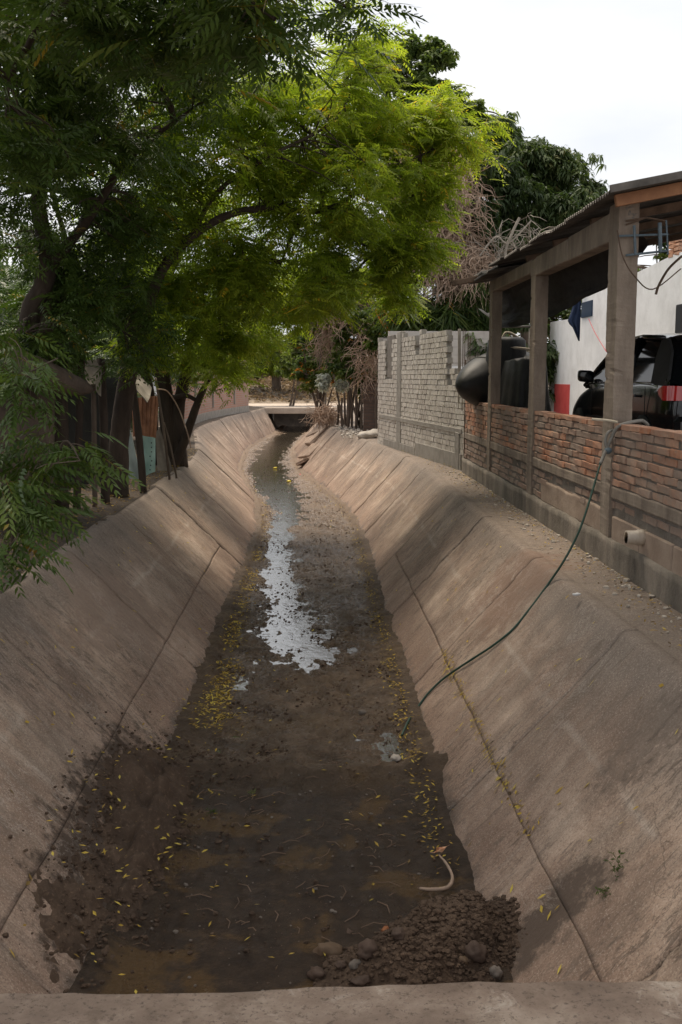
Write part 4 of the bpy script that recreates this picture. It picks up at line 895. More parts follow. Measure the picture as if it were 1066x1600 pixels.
# ------------------------------------------------------------------ far left red brick wall
lw = thing('far_brick_wall', (-3.8, 40, 1.5), 'faded red brick wall curving along the far left bank', 'brick wall')
ptsw = [(-4.15, 29.0), (-4.25, 33), (-4.3, 37), (-4.25, 41), (-3.85, 46), (-3.25, 50.5)]
sp = smooth_path([Vector((x, y, 0)) for x, y in ptsw], 8)
def ribbon(name, path, z0, z1, th, mat, parent):
    V = []; n = len(path)
    for i, p in enumerate(path):
        t = (path[min(i + 1, n - 1)] - path[max(i - 1, 0)]).normalized(); nn = Vector((t.y, -t.x, 0))
        for s_, z in ((0, z0), (0, z1), (-th, z1), (-th, z0)): V.append(p + nn * s_ + Vector((0, 0, z)))
    Fc = [(i * 4 + k, i * 4 + (k + 1) % 4, (i + 1) * 4 + (k + 1) % 4, (i + 1) * 4 + k) for i in range(n - 1) for k in range(4)] + [(0, 3, 2, 1), (n * 4 - 4, n * 4 - 3, n * 4 - 2, n * 4 - 1)]
    return link(name, npmesh(name, V, Fc), parent, mat)
ribbon('wall', sp, 1.60, 3.75, .2, 'far_red_brick', lw)
ribbon('concrete_footing', [p + Vector((.03, 0, 0)) for p in sp], 1.2, 1.61, .3, 'pale_mortar', lw)
for i in (6, 16, 26, 34): p = sp[i]; box('tie_column', (p.x - .05, p.y - .09, 1.76), (p.x + .06, p.y + .09, 3.78), 'pale_mortar', lw)
box('end_wall', (-5.8, 50.55, 1.2), (-3.26, 50.75, 3.80), 'far_red_brick', lw)
hs = thing('far_house', (-6, 56, 1.3), 'low pale house behind the far end of the red brick wall', 'house')
box('wall', (-9, 54, 1.2), (-4.3, 58, 4.2), 'white_plaster', hs); obox('roof', (-9.3, 56, 4.5), (-4.0, 56, 4.3), 4.6, .12, 'pale_tin', hs); box('window', (-6.2, 53.97, 2.6), (-5.4, 54.02, 3.5), 'dark_window', hs)
# ------------------------------------------------------------------ foliage tools
def frond_t(npair, L, lw, ll, droop, curve, seed, tip=True):
    """pinnate leaf: rachis along +Y, leaflets in opposite pairs; returns verts, quads, local leaflet index"""
    rs = np.random.default_rng(seed); V = []; Fc = []; T = []
    def rp(t): return np.array([curve * t * t * L, L * t * (1 - .12 * droop * t), -droop * L * t * t * .75])
    for i in range(npair):
        t = .22 + .75 * i / (npair - 1); p = rp(t); s_ = math.sin(math.pi * (.18 + .72 * t)) * .5 + .55
        for sd_ in (-1, 1):
            a_ = R(62 - 25 * t) + rs.uniform(-.12, .12); dr_ = -.28 - .3 * rs.random()
            d = np.array([sd_ * math.sin(a_), math.cos(a_), dr_]); d /= np.linalg.norm(d); pr_ = np.array([-d[1] * sd_, d[0] * sd_, .15 * sd_]) * -1
            l_ = ll * s_ * rs.uniform(.85, 1.1); w_ = lw * s_
            b0 = p; c0 = p + d * l_ * .42 + pr_ * w_ * .5; c1 = p + d * l_ * .42 - pr_ * w_ * .5; e0 = p + d * l_ + np.array([0, .1 * l_, -.10 * l_])
            k = len(V); V += [b0, c0, e0, c1]; Fc.append((k, k + 1, k + 2, k + 3)); T += [rs.uniform(-.05, .05)] * 4
    k = len(V); V += [rp(0) + (.0015, 0, 0), rp(.5) + (.0015, 0, 0), rp(.5) - (.0015, 0, 0), rp(0) - (.0015, 0, 0)]; Fc.append((k, k + 1, k + 2, k + 3)); T += [.3] * 4
    return np.array(V), np.array(Fc), np.array(T)
def spray_t(n, L, w_, droop, seed):
    """whorl of simple lance leaves"""
    rs = np.random.default_rng(seed); V = []; Fc = []; T = []
    for i in range(n):
        az = rs.uniform(0, 6.28); el = rs.uniform(-.2, .7); d = np.array([math.cos(az) * math.cos(el), math.sin(az) * math.cos(el), math.sin(el)])
        s_ = np.array([-math.sin(az), math.cos(az), 0]); l_ = L * rs.uniform(.7, 1.1); b0 = d * .03 * L; m_ = d * l_ * .5 + (0, 0, -droop * l_ * .15); e_ = d * l_ * .9 + (0, 0, -droop * l_ * .65)
        k = len(V); V += [b0, m_ + s_ * w_ / 2, e_, m_ - s_ * w_ / 2]; Fc.append((k, k + 1, k + 2, k + 3)); T += [rs.uniform(-.08, .08)] * 4
    return np.array(V), np.array(Fc), np.array(T)
def rotm(az, el, roll):
    ca, sa, ce, se, cr_, sr = np.cos(az), np.sin(az), np.cos(el), np.sin(el), np.cos(roll), np.sin(roll)
    o = np.zeros_like(ca); l = np.ones_like(ca)
    Rz = np.stack([np.stack([ca, -sa, o], -1), np.stack([sa, ca, o], -1), np.stack([o, o, l], -1)], -2)
    Rx = np.stack([np.stack([l, o, o], -1), np.stack([o, ce, -se], -1), np.stack([o, se, ce], -1)], -2)
    Ry = np.stack([np.stack([cr_, o, sr], -1), np.stack([o, l, o], -1), np.stack([-sr, o, cr_], -1)], -2)
    return Rz @ Rx @ Ry
class Leaves:
    def __init__(s): s.V = []; s.F = []; s.T = []; s.n = 0
    def put(s, temps, pos, az, el, roll, sc, tint):
        k = len(pos); pick = rng.integers(0, len(temps), k); Rm = rotm(az, el, roll)
        for ti, (V, Fc, T) in enumerate(temps):
            m_ = pick == ti; kk = int(m_.sum())
            if not kk: continue
            W_ = np.einsum('kij,vj->kvi', Rm[m_], V) * sc[m_][:, None, None] + pos[m_][:, None]
            s.V.append(W_.reshape(-1, 3)); s.F.append((Fc[None] + (np.arange(kk) * len(V))[:, None, None]).reshape(-1, Fc.shape[1]) + s.n); s.n += kk * len(V)
            s.T.append((tint[m_][:, None] + T[None]).ravel())
    def build(s, name, mat, parent=None):
        return link(name, npmesh(name, np.concatenate(s.V), np.concatenate(s.F), np.clip(np.concatenate(s.T), 0, 1)), parent, mat)
NEEM = [frond_t(6, .32, .030, .082, .4, .10, 1), frond_t(7, .36, .029, .08, .6, -.12, 2), frond_t(5, .28, .031, .085, .25, .0, 3), frond_t(6, .34, .028, .08, .8, .05, 4)]
NEEMBIG = [frond_t(7, .42, .034, .092, .35, .12, 11), frond_t(8, .46, .033, .09, .5, -.12, 12), frond_t(6, .38, .036, .095, .2, .0, 13)]
MANGO = [spray_t(9, .24, .05, 1.2, 5), spray_t(8, .26, .055, 1.5, 6), spray_t(10, .22, .05, .9, 7)]
BUSH = [spray_t(9, .17, .07, .9, 8), spray_t(7, .20, .075, 1.1, 9)]
BLADE = [spray_t(12, .60, .04, 1.7, 15), spray_t(10, .7, .045, 1.9, 16)]
def blob_pts(c, r, n, shell=.55):
    m = max(3, n // 11); v = rng.normal(size=(m, 3)); v /= np.linalg.norm(v, axis=1)[:, None]; rad = .25 + .75 * rng.random(m) ** .5
    ctr = v * rad[:, None]; p = ctr[rng.integers(0, m, n)] + rng.normal(size=(n, 3)) * np.array([.15, .15, .09])
    return np.array(c)[None] + p * np.array(r)[None]
def tips(lv, pts, temps, per, sc=(.8, 1.2), tmean=.5, tsd=.22, el=(-.5, .5), cl=.06, yellow=.012):
    n = len(pts); k = n * per; pos = np.repeat(pts, per, 0) + rng.normal(size=(k, 3)) * cl
    az0 = np.repeat(rng.uniform(0, 6.28, n), per); az = az0 + rng.normal(size=k) * 1.1
    tt = np.repeat(rng.normal(tmean, tsd, n), per) * .7 + rng.normal(tmean, tsd, k) * .3; tt = np.clip(tt, 0, .93); tt = np.where(rng.random(k) < yellow, .99, tt)
    lv.put(temps, pos, az, rng.uniform(el[0], el[1], k), rng.normal(size=k) * .35, rng.uniform(sc[0], sc[1], k), tt)
def grow(acc, a, tgt, r0, r1, sag=.15, n=6, t=0, seg=7):
    a, tgt = Vector(a), Vector(tgt); L = (tgt - a).length; pts = []
    side = Vector((random.uniform(-1, 1), random.uniform(-1, 1), random.uniform(-.3, 1))) * L * .10
    for i in range(seg):
        u = i / (seg - 1); pts.append(a.lerp(tgt, u) + side * math.sin(math.pi * u) + Vector((0, 0, 1)) * L * sag * math.sin(math.pi * u) * .6 + Vector([random.uniform(-1, 1) for _ in range(3)]) * L * .018 * (0 < i < seg - 1))
    acc.tube(pts, list(np.linspace(r0, r1, seg)), n, .04, t, False); return pts
def twig_to(acc, limbs, targets, r0=.014, r1=.004, maxd=99):
    """from each target back to the nearest limb point"""
    L = np.array([tuple(p) for l in limbs for p in l])
    for t in targets:
        d = np.linalg.norm(L - np.array(t), axis=1); d2 = d + (L[:, 2] > t[2] + .4) * .6; i = int(np.argmin(d2))
        if d[i] > .12 and d[i] < maxd: grow(acc, L[i], t, r0 * min(1.6, .5 + d[i] * .5), r1, .10, 5, 0, 5)
def limb(acc, pts, radii, n=10):
    pp = smooth_path(pts, 6); rr = list(np.interp(np.linspace(0, 1, len(pp)), np.linspace(0, 1, len(radii)), radii)); acc.tube(pp, rr, n, .06, 0, True); return pp
def shift(p, dx=0, dy=0, dz=0): return Vector(p) + Vector((dx, dy, dz))
# ------------------------------------------------------------------ neem A : leans over the channel, trunk at (185,770)
def tree(name, base, lab, cat, limbs_def, blobs, temps, mat, bark, per=6, crownname='crown', twigfrac=.3, group=None, **kw):
    t = thing(name, base, lab, cat, group); tr = Acc(); limbs = [limb(tr, p, r_) for p, r_ in limbs_def]
    lv = Leaves(); tw = Acc(); allp = []
    for (c_, r_, n, *x) in blobs:
        pts = blob_pts(c_, r_, n); allp.append(pts); kk = dict(kw)
        if x: kk.update(x[0])
        tips(lv, pts, temps, per, **kk)
        # one bough into each mass
        L = np.array([tuple(p) for l in limbs for p in l]); i = int(np.argmin(np.linalg.norm(L - np.array(c_), axis=1)))
        if np.linalg.norm(L[i] - np.array(c_)) > .3: limbs.append(grow(tr, L[i], c_, .035, .014, .08, 7))
    ap = np.concatenate(allp); sel = ap[rng.random(len(ap)) < twigfrac]
    twig_to(tw, limbs, sel[:420])
    tr.build('trunk', bark, t, True)
    if tw.n: tag(tw.build('twigs', bark, t), kind='stuff')
    lv.build(crownname, mat, t); return t, limbs
A0 = P(185, 772, 14.4); A0.z = BZ - .05
fork = P(212, 540, 14.0)
limA = [([A0, P(186, 700, 14.4), P(192, 640, 14.3), P(200, 590, 14.2), fork], [.155, .135, .13, .12, .10]),
        ([fork, P(232, 480, 13.8), P(255, 420, 13.6), P(300, 370, 13.5), P(360, 335, 13.6), P(430, 325, 13.8), P(500, 330, 14.3), P(560, 300, 14.8), P(640, 250, 15.2), P(742, 212, 15.6)], [.09, .075, .065, .055, .048, .042, .034, .026, .016, .006]),
        ([P(200, 600, 14.2), P(190, 520, 14.2), P(200, 430, 14.3), P(240, 300, 14.4), P(260, 200, 14.6)], [.08, .06, .05, .035, .015]),
        ([P(300, 370, 13.5), P(340, 300, 13.3), P(420, 245, 13.2), P(520, 190, 13.6), P(560, 120, 14)], [.035, .03, .024, .016, .006]),
        ([P(430, 325, 13.8), P(520, 360, 14.6), P(600, 400, 15.4), P(650, 440, 16)], [.028, .02, .012, .005]),
        ([P(190, 520, 14.2), P(130, 440, 13.5), P(90, 330, 12.8), P(60, 200, 12)], [.05, .04, .03, .012])]
def Bp(px, py, d, rx, ry, rz, n, **k): return ((tuple(P(px, py, d))), (rx, ry, rz), n, k) if k else ((tuple(P(px, py, d))), (rx, ry, rz), n)
blA = [Bp(300, 290, 14, 1.2, 1.5, 1.0, 210), Bp(420, 190, 14, 1.1, 1.3, .9, 230, tmean=.62), Bp(530, 150, 14.6, .8, 1.1, .75, 170, tmean=.66), Bp(570, 90, 15, .42, .8, .42, 60, tmean=.66),
       Bp(610, 235, 15.2, .85, 1.0, .55, 150, tmean=.66), Bp(705, 220, 15.6, .62, .6, .28, 110, tmean=.75), Bp(650, 180, 15.6, .45, .6, .3, 60, tmean=.7), Bp(670, 300, 15.6, .45, .6, .4, 80, tmean=.68), Bp(650, 390, 15.6, .4, .6, .35, 60, tmean=.6), Bp(560, 45, 14, .3, .6, .25, 24, tmean=.6), Bp(500, 290, 14.2, 1.0, 1.2, .6, 200, tmean=.6), Bp(590, 360, 15.2, .75, .9, .45, 120, tmean=.6),
       Bp(640, 310, 15.4, .42, .8, .35, 60, tmean=.62), Bp(440, 410, 14.4, 1.05, 1.2, .6, 230, tmean=.55), Bp(560, 420, 15.6, .8, .9, .45, 120, tmean=.5), Bp(340, 420, 14.4, .9, 1.0, .6, 150), Bp(230, 400, 14.2, .9, 1.0, .8, 150, tmean=.45),
       Bp(360, 100, 13, 1.2, 1.3, .8, 200, tmean=.45), Bp(200, 200, 13, 1.2, 1.4, 1.1, 220, tmean=.35), Bp(620, 440, 16, .5, .7, .30, 70, tmean=.55), Bp(250, 500, 14.0, .7, .6, .6, 120, tmean=.45),
       Bp(345, 520, 15.2, .5, .5, .6, 120, tmean=.55), Bp(430, 480, 16.2, .55, .6, .35, 80, tmean=.6), Bp(500, 465, 15.8, .6, .6, .28, 80, tmean=.6), Bp(575, 465, 16.6, .6, .6, .25, 60, tmean=.6), Bp(405, 525, 17, .4, .5, .28, 50, tmean=.6), Bp(500, 440, 16, .55, .7, .28, 50, tmean=.55)]
tree('neem_tree', A0, 'bright green feathery tree with its boughs arching from the left over the channel', 'tree', limA, blA, NEEM, 'neem_leaf', 'bark_dark', 5, twigfrac=.3, tmean=.55, cl=.09)
B0 = P(262, 722, 19.4); B0.z = BZ - .05
limB = [([B0, P(262, 650, 19.4), P(252, 560, 19.3), P(250, 470, 19.2), P(290, 380, 19)], [.17, .15, .13, .09, .04]),
        ([shift(B0, .25), P(278, 650, 19.4), P(292, 580, 19.3), P(318, 500, 19.2), P(370, 430, 19), P(450, 390, 19)], [.14, .12, .10, .08, .05, .02]),
        ([shift(B0, .12, -.1), P(288, 690, 19.2), P(305, 640, 19), P(320, 604, 18.8)], [.10, .085, .075, .055]),
        ([P(270, 622, 19.2), P(290, 618, 19), P(308, 626, 18.9)], [.05, .045, .035]),
        ([shift(B0, -.3), P(238, 650, 19.5), P(225, 560, 19.5), P(210, 460, 19.5)], [.12, .10, .08, .04])]
blB = [Bp(240, 520, 18.6, .7, .8, .7, 90, tmean=.35), Bp(400, 490, 19.5, .7, .8, .4, 80, tmean=.5), Bp(320, 480, 19, 1.1, 1.2, .8, 180), Bp(340, 570, 18.6, .55, .6, .5, 90), Bp(290, 560, 18.5, .5, .5, .4, 60, tmean=.4), Bp(410, 440, 19, 1.2, 1.2, .6, 170), Bp(300, 360, 19.5, 1.8, 1.5, 1.2, 240), Bp(450, 300, 20, 1.8, 1.5, 1.2, 220), Bp(370, 560, 20, .3, .5, .45, 40, tmean=.4)]
tree('multi_stem_tree', B0, 'dark many-stemmed tree with a broken fork, next one behind the arching tree on the left', 'tree', limB, blB, NEEM, 'neem_leaf', 'bark_dark', 5, twigfrac=.2, tmean=.45, cl=.10)
# big dark leaning tree farther left
L0 = Vector((-5.1, 12.5, BZ)); 
limL = [([L0, P(20, 560, 12.3), P(50, 480, 12.2), P(75, 420, 12), P(60, 300, 11.8), P(90, 180, 11.6)], [.14, .125, .115, .10, .08, .04]), ([P(75, 420, 12), P(140, 340, 11.8), P(200, 250, 11.5), P(300, 170, 11.2)], [.07, .05, .035, .012])]
blL = [Bp(60, 300, 11.5, .9, 1.2, .9, 160), Bp(60, 120, 11, 1.1, 1.4, 1.0, 170), Bp(180, 90, 10.5, 1.1, 1.3, .8, 170), Bp(150, 250, 11.5, .8, 1.2, .8, 160), Bp(300, 40, 10, .9, 1.2, .6, 110), Bp(100, 430, 12.5, .8, .9, .5, 90), Bp(150, 330, 12.5, .9, .9, .6, 100), Bp(130, 470, 12.3, .7, .7, .5, 80), Bp(195, 520, 12.8, .5, .6, .4, 60), Bp(40, 520, 11.6, .6, .6, .35, 50), Bp(110, 545, 12.5, .5, .5, .28, 36), Bp(0, 60, 10, .9, 1.2, 1.1, 110)]
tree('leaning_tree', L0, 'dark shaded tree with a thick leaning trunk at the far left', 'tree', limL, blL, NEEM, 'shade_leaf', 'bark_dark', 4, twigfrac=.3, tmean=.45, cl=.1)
# tree rooted left of the photographer: low boughs in view, unseen canopy overhead added to shade the near channel
N0 = Vector((-4.6, 4.6, BZ))
limN = [([N0, (-4.5, 4.8, 3.2), (-4.1, 5.2, 4.8), (-3.2, 5.8, 6.2), (-2.0, 6.4, 7.0), (-.6, 6.6, 7.0)], [.24, .2, .16, .12, .07, .03]), ([(-4.1, 5.2, 4.8), (-4.6, 7, 6.2), (-4.4, 8.6, 7)], [.1, .07, .03]), ([(-3.2, 5.8, 6.2), (-2.6, 4.2, 7.0), (-1.0, 2.6, 7.4), (1.0, 2.2, 7.4)], [.09, .07, .05, .02])]
blN = [Bp(100, 10, 8, .9, .9, .5, 70), Bp(250, -10, 7.6, .8, .8, .35, 60), Bp(430, 30, 7.2, .36, .6, .20, 16), Bp(330, 20, 7.4, .4, .6, .22, 22), Bp(10, 160, 8.5, .6, .8, .7, 50), Bp(540, 10, 8.5, .25, .4, .2, 8), ((-2.6, 5.5, 7.6), (1.8, 1.8, .8), 220), ((-.8, 3.4, 8.0), (2.2, 2.2, .8), 260), ((-2.6, 8.4, 8.0), (1.7, 1.6, .7), 200), ((-.6, 8.4, 8.0), (1.6, 1.5, .7), 180), ((1.6, 6.0, 8.4), (1.5, 1.6, .7), 170), ((.6, 10.2, 8.8), (1.7, 1.3, .8), 210), ((-1.6, 11.0, 9.2), (1.8, 1.3, .8), 220), ((2.3, 8.6, 8.8), (1.3, 1.5, .7), 150), ((-4.2, 3.0, 7.2), (1.6, 2, 1.0), 90), ((.4, -.5, 8.2), (2.4, 2.0, .7), 200), ((2.8, 2.0, 8.4), (1.5, 2.0, .7), 170), ((-4.4, 6.4, 7.2), (1.6, 1.8, 1.0), 90)]
tree('overhanging_tree', N0, 'dark green leafy boughs hanging into the top left corner close to the viewer, with unseen canopy added overhead for shade', 'tree', limN, blN, NEEMBIG, 'shade_leaf', 'bark_dark', 4, twigfrac=.2, tmean=.5, cl=.1)
# loose big fronds at the top of the view
# low shoots at the left edge (sapling)
S0 = Vector((-3.35, 8.3, BZ))
stems = [[S0, P(60, 760, 8.1), P(100, 690, 7.9), P(125, 720, 7.6)], [S0, P(20, 700, 8.2), P(30, 600, 8.2), P(90, 560, 8.0)], [S0, P(10, 850, 7.6), P(5, 870, 7.2), P(10, 870, 7.1)], [S0, P(10, 780, 8.0), P(-20, 700, 7.8), P(40, 640, 7.7)]]
t = thing('neem_shoots', S0, 'glossy dark green shoots of toothed leaves spilling over the left slope edge', 'shrub')
ac = Acc(); lms = [limb(ac, s_, [.02, .014, .010, .005], 6) for s_ in stems]; lv = Leaves()
for (c_, r_, n) in [Bp(60, 620, 8.0, .38, .4, .25, 20), Bp(30, 700, 7.9, .42, .4, .25, 22), Bp(85, 720, 7.8, .26, .3, .18, 18), Bp(95, 690, 7.7, .2, .3, .12, 9), Bp(45, 765, 7.6, .32, .3, .2, 18), Bp(10, 760, 7.6, .3, .4, .3, 16), Bp(-5, 850, 7.2, .22, .3, .14, 14), Bp(-10, 815, 7.3, .25, .3, .25, 16), Bp(20, 560, 8.4, .4, .4, .3, 20)]:
    pts = blob_pts(c_, r_, n); tips(lv, pts, NEEMBIG, 2, (.75, 1.05), .6, .22, (-.5, .1), .06, .006); twig_to(ac, lms, pts[::3], .008, .003)
ac.build('stems', 'bark_mid', t, True); lv.build('leaves', 'shade_leaf', t)
# dark undergrowth mass behind the trunks
lv = Leaves()
for k in range(40):
    c_ = (-5.2 - random.random() * 4.5, 9 + k * .65 + random.random(), 2.0 + random.random() * 3.2); tips(lv, blob_pts(c_, (1.3, 1.1, 1.1), 46), NEEMBIG, 6, (.9, 1.5), .35, .2, cl=.12)
for k in range(22):
    c_ = (-3.6 - random.random() * 5, 22.5 + random.random() * 4, 1.8 + random.random() * 3.0); tips(lv, blob_pts(c_, (.9, .8, .8), 40), NEEMBIG, 5, (.9, 1.5), .3, .2, cl=.12)
for k in range(14):
    c_ = (-4.3 - random.random() * 1.6, 14.5 + random.random() * 5, 1.8 + random.random() * 2.0); tips(lv, blob_pts(c_, (.6, .7, .6), 36), NEEMBIG, 4, (.8, 1.3), .3, .2, cl=.12)
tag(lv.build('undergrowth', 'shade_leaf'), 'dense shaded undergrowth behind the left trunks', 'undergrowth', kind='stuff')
lv = Leaves()
for k in range(16):
    c_ = (-6.5 - random.random() * 6, 22 + k * 1.8, 3.2 + random.random() * 3.5); tips(lv, blob_pts(c_, (1.8, 1.6, 1.8), 90), MANGO, 6, (1.0, 1.7), .5, .2, cl=.2)
tag(lv.build('left_thicket', 'mango_leaf'), 'thicket behind the far left brick wall', 'thicket', kind='stuff')
# ------------------------------------------------------------------ right background trees
def simple_limbs(base, tops, r0=.22):
    base = Vector(base); m_ = base.lerp(Vector(tops[0]), .45) + Vector((.2, 0, 0)); out = [([base, base.lerp(m_, .5) + Vector((.08, 0, 0)), m_, Vector(tops[0])], [r0, r0 * .8, r0 * .65, r0 * .2])]
    for t_ in tops[1:]: out.append(([m_, m_.lerp(Vector(t_), .5) + Vector((0, 0, .3)), Vector(t_)], [r0 * .45, r0 * .3, r0 * .1]))
    return out
blM = [Bp(800, 300, 31, 1.9, 1.8, 1.5, 330), Bp(845, 270, 31, .9, 1.2, .7, 110), Bp(890, 340, 30, .9, 1.0, .7, 100), Bp(760, 220, 32, 1.1, 1.2, .7, 140), Bp(920, 305, 30, .28, .5, .28, 22), Bp(780, 400, 30, 1.6, 1.5, 1.2, 160), Bp(850, 350, 30, 1.0, 1.2, .8, 120)]
tree('mango_tree', (6, 31, BZ), 'dense dark green tree with a rounded crown behind the carport roof', 'tree', simple_limbs((6.3, 31, BZ), [b_[0] for b_ in blM[:5]]), blM, MANGO, 'mango_leaf', 'bark_mid', 7, twigfrac=.1, tmean=.5, sc=(.9, 1.35), cl=.12)
blM2 = [Bp(640, 120, 33, 1.2, 1.3, 1.0, 170, tmean=.6), Bp(690, 175, 33, 1.1, 1.3, .8, 150, tmean=.6), Bp(600, 190, 33, 1.4, 1.4, 1.2, 180, tmean=.5), Bp(655, 270, 33, 1.3, 1.3, 1.2, 140, tmean=.35), Bp(740, 180, 33, .6, .8, .4, 45, tmean=.7), Bp(790, 185, 33, .3, .5, .25, 14, tmean=.8), Bp(610, 80, 33, .6, .7, .5, 40, tmean=.7)]
tree('tall_tree', (2.9, 33, BZ), 'tall mid green tree standing behind the arching branches, highest of the right trees', 'tree', simple_limbs((2.9, 33, BZ), [b_[0] for b_ in blM2[:5]]), blM2, BUSH, 'mid_leaf', 'bark_mid', 7, twigfrac=.1, sc=(.9, 1.35), cl=.12, tsd=.25)
# tree smothered in dry vines
vt = thing('vine_smothered_tree', (4.0, 28.5, BZ), 'tree smothered in brown dry hanging vines behind the pale block building', 'tree')
a = Acc(); lmv = [limb(a, [(4.2, 28.5, BZ), (4.1, 28.4, 4), (3.9, 28.4, 6.5), (3.7, 28.4, 8.6)], [.25, .2, .14, .05]), limb(a, [(4.1, 28.4, 4), (5, 28.2, 5.6), P(800, 390, 28)], [.12, .07, .03])]; a.build('trunk', 'bark_mid', vt, True)
a = Acc()
def vblob(c_, r_, n, L, r, cnt=None):
    for i in range(n):
        v = rng.normal(size=3); v /= np.linalg.norm(v); p = Vector(c_) + Vector(v * np.array(r_) * rng.random() ** .4); pts = [p]
        d = Vector(rng.normal(size=3)); d.z -= .9; d.normalize()
        for k in range(6): d = (d + Vector(rng.normal(size=3)) * .45 + Vector((0, 0, -.18))).normalized(); pts.append(pts[-1] + d * L / 6)
        a.tube(pts, [r, r, r * .8, r * .7, r * .6, r * .5, r * .3], 3, 0, random.random(), False)
for c_, r_, n in [(P(700, 330, 28.0), (1.0, .9, 1.6), 1300), (P(680, 240, 28.6), (.9, .9, .7), 560), (P(725, 420, 27.8), (1.0, .8, .7), 900), (P(640, 330, 29), (.7, .8, 1.2), 260), (P(780, 430, 28), (.9, .8, .35), 300)]: vblob(c_, r_, n, .9, .014)
tag(a.build('dry_vines', 'dry_stem', vt), kind='stuff')
a = Acc(); vblob(P(800, 390, 27.6), (1.6, .6, .8), 110, 1.5, .011); vblob(P(860, 380, 27.6), (1.0, .6, .5), 60, 1.3, .010); a.tube(smooth_path([P(795, 430, 27), P(790, 395, 27), P(800, 365, 27), P(812, 340, 27)]), .035, 6); a.tube(smooth_path([P(750, 400, 27), P(775, 370, 27), P(795, 380, 27), P(830, 345, 27)]), .022, 5)
tag(a.build('bare_branches', 'grey_stem', vt), kind='stuff')
lv = Leaves(); tips(lv, blob_pts(P(700, 330, 28.8), (1.2, 1, 2.0), 130), MANGO, 6, (.9, 1.3), .3, .2, cl=.15); tips(lv, blob_pts(P(745, 330, 29.4), (1.6, .8, 1.6), 160), MANGO, 6, (.9, 1.3), .25, .2, cl=.15); lv.build('leaves', 'mango_leaf', vt)
# blade-leaved shrubs above the block wall
def shrub(name, c_, r_, n, temps, mat, lab, cat='shrub', per=5, group=None, stem='bark_mid', **k):
    c_ = Vector(c_); base = Vector((c_.x, c_.y, min(BZ, c_.z - r_[2]))); base.z = BZ if c_.y < 61 else 1.9
    t = thing(name, base, lab, cat, group); lv = Leaves(); pts = blob_pts(c_, r_, n); tips(lv, pts, temps, per, **k); ac = Acc(); ls = []
    for i in range(5):
        e = c_ + Vector(rng.normal(size=3)) * Vector(r_).length * .25; ls.append(limb(ac, [base + Vector((random.uniform(-.15, .15), random.uniform(-.15, .15), -.05)), base.lerp(e, .5) + Vector((random.uniform(-.1, .1), 0, 0)), e], [.05, .03, .012], 5))
    twig_to(ac, ls, pts[:60]); ac.build('stems', stem, t); lv.build('leaves', mat, t); return t
shrub('bamboo_clump', P(680, 485, 28), (1.1, .7, .65), 150, BLADE, 'bush_leaf', 'clump of arching blade leaves rising just above the pale block walls', 'bamboo', 3, tmean=.3, el=(.0, 1.0), sc=(.8, 1.2))
shrub('bamboo_clump', P(755, 480, 27.8), (.9, .6, .8), 90, BLADE, 'bush_leaf', 'clump of drooping blade leaves left of the farthest carport column', 'bamboo', 3, tmean=.2, el=(.0, 1.0), sc=(.8, 1.2))
shrub('green_bush', P(610, 500, 30), (1.0, .8, .8), 170, BUSH, 'bush_leaf', 'mixed green bush directly above the left end of the pale block wall', per=6, tmean=.4)
shrub('green_bush', P(560, 560, 33.5), (.8, .8, 1.2), 230, BUSH, 'bush_leaf', 'green bush growing through the pole fence', per=6, tmean=.4)
shrub('green_bush', P(540, 480, 35), (1.6, 1, 1.6), 380, BUSH, 'bush_leaf', 'tall tangled bush behind the pole fence', per=6, tmean=.42, yellow=.02)
shrub('green_bush', P(495, 500, 39), (1.2, 1, 1.2), 200, BUSH, 'bush_leaf', 'olive bush overhanging the far bend of the channel', per=6, tmean=.5, yellow=.04)
shrub('yellowing_bush', P(500, 585, 39), (1.0, .9, .55), 150, BUSH, 'bush_leaf', 'bush with orange and yellow leaves near the far bridge', per=6, tmean=.6, tsd=.25, yellow=.08)
shrub('green_bush', P(600, 420, 33), (1.6, 1.2, 1.6), 260, MANGO, 'mango_leaf', 'dark leafy bush filling the space under the tall tree', per=6, tmean=.5)
shrub('green_bush', P(900, 500, 33), (3.2, 1, 1.1), 240, BUSH, 'bush_leaf', 'olive bush peeping over the white wall', per=6, tmean=.45)
shrub('green_bush', P(800, 560, 26.8), (1.8, .6, 1.0), 240, MANGO, 'mango_leaf', 'dark bush seen between the two far columns', per=6, tmean=.5)
for i, (px, py, d) in enumerate([(508, 555, 33), (515, 590, 33), (548, 560, 32.6)]):
    pass
a = Acc(); vblob(P(512, 500, 34.5), (.5, .5, 1.3), 260, 1.0, .012); vblob(P(575, 560, 31.4), (.35, .4, 1.2), 150, .9, .012); vblob(P(545, 470, 33), (1.2, .6, .8), 200, 1.0, .012)
tag(a.build('hanging_dry_vines', 'dry_stem'), 'curtain of dry brown vines hanging over the fence bushes', 'vines', kind='stuff')
lv = Leaves(); tips(lv, blob_pts(P(520, 600, 34), (.35, .25, .28), 60), BUSH, 6, (.7, 1.0), .6, .3, cl=.06); lv.build('white_flowers', 'vine_white'); tag(bpy.data.objects['white_flowers'], 'patch of whitish plastic-like flowers caught in the bush by the fence', 'flowers', kind='stuff')
a = Acc(); vblob(P(508, 645, 35.5), (.5, .5, .30), 240, .7, .012); tag(a.build('dry_brush', 'dry_stem'), 'dry brushwood spilling down the bank left of the pole fence', 'brushwood', kind='stuff')
shrub('green_bush', P(455, 545, 60), (3.0, 1.5, 1.3), 260, BUSH, 'mid_leaf', 'leafy bush arching over the far end of the channel beside the bridge', per=6, tmean=.5, sc=(1.4, 2.2))
shrub('green_bush', P(505, 530, 52), (1.6, 1.2, 1.6), 220, BUSH, 'mid_leaf', 'tall green bush right of the far bridge', per=6, tmean=.5, sc=(1.3, 2.0))
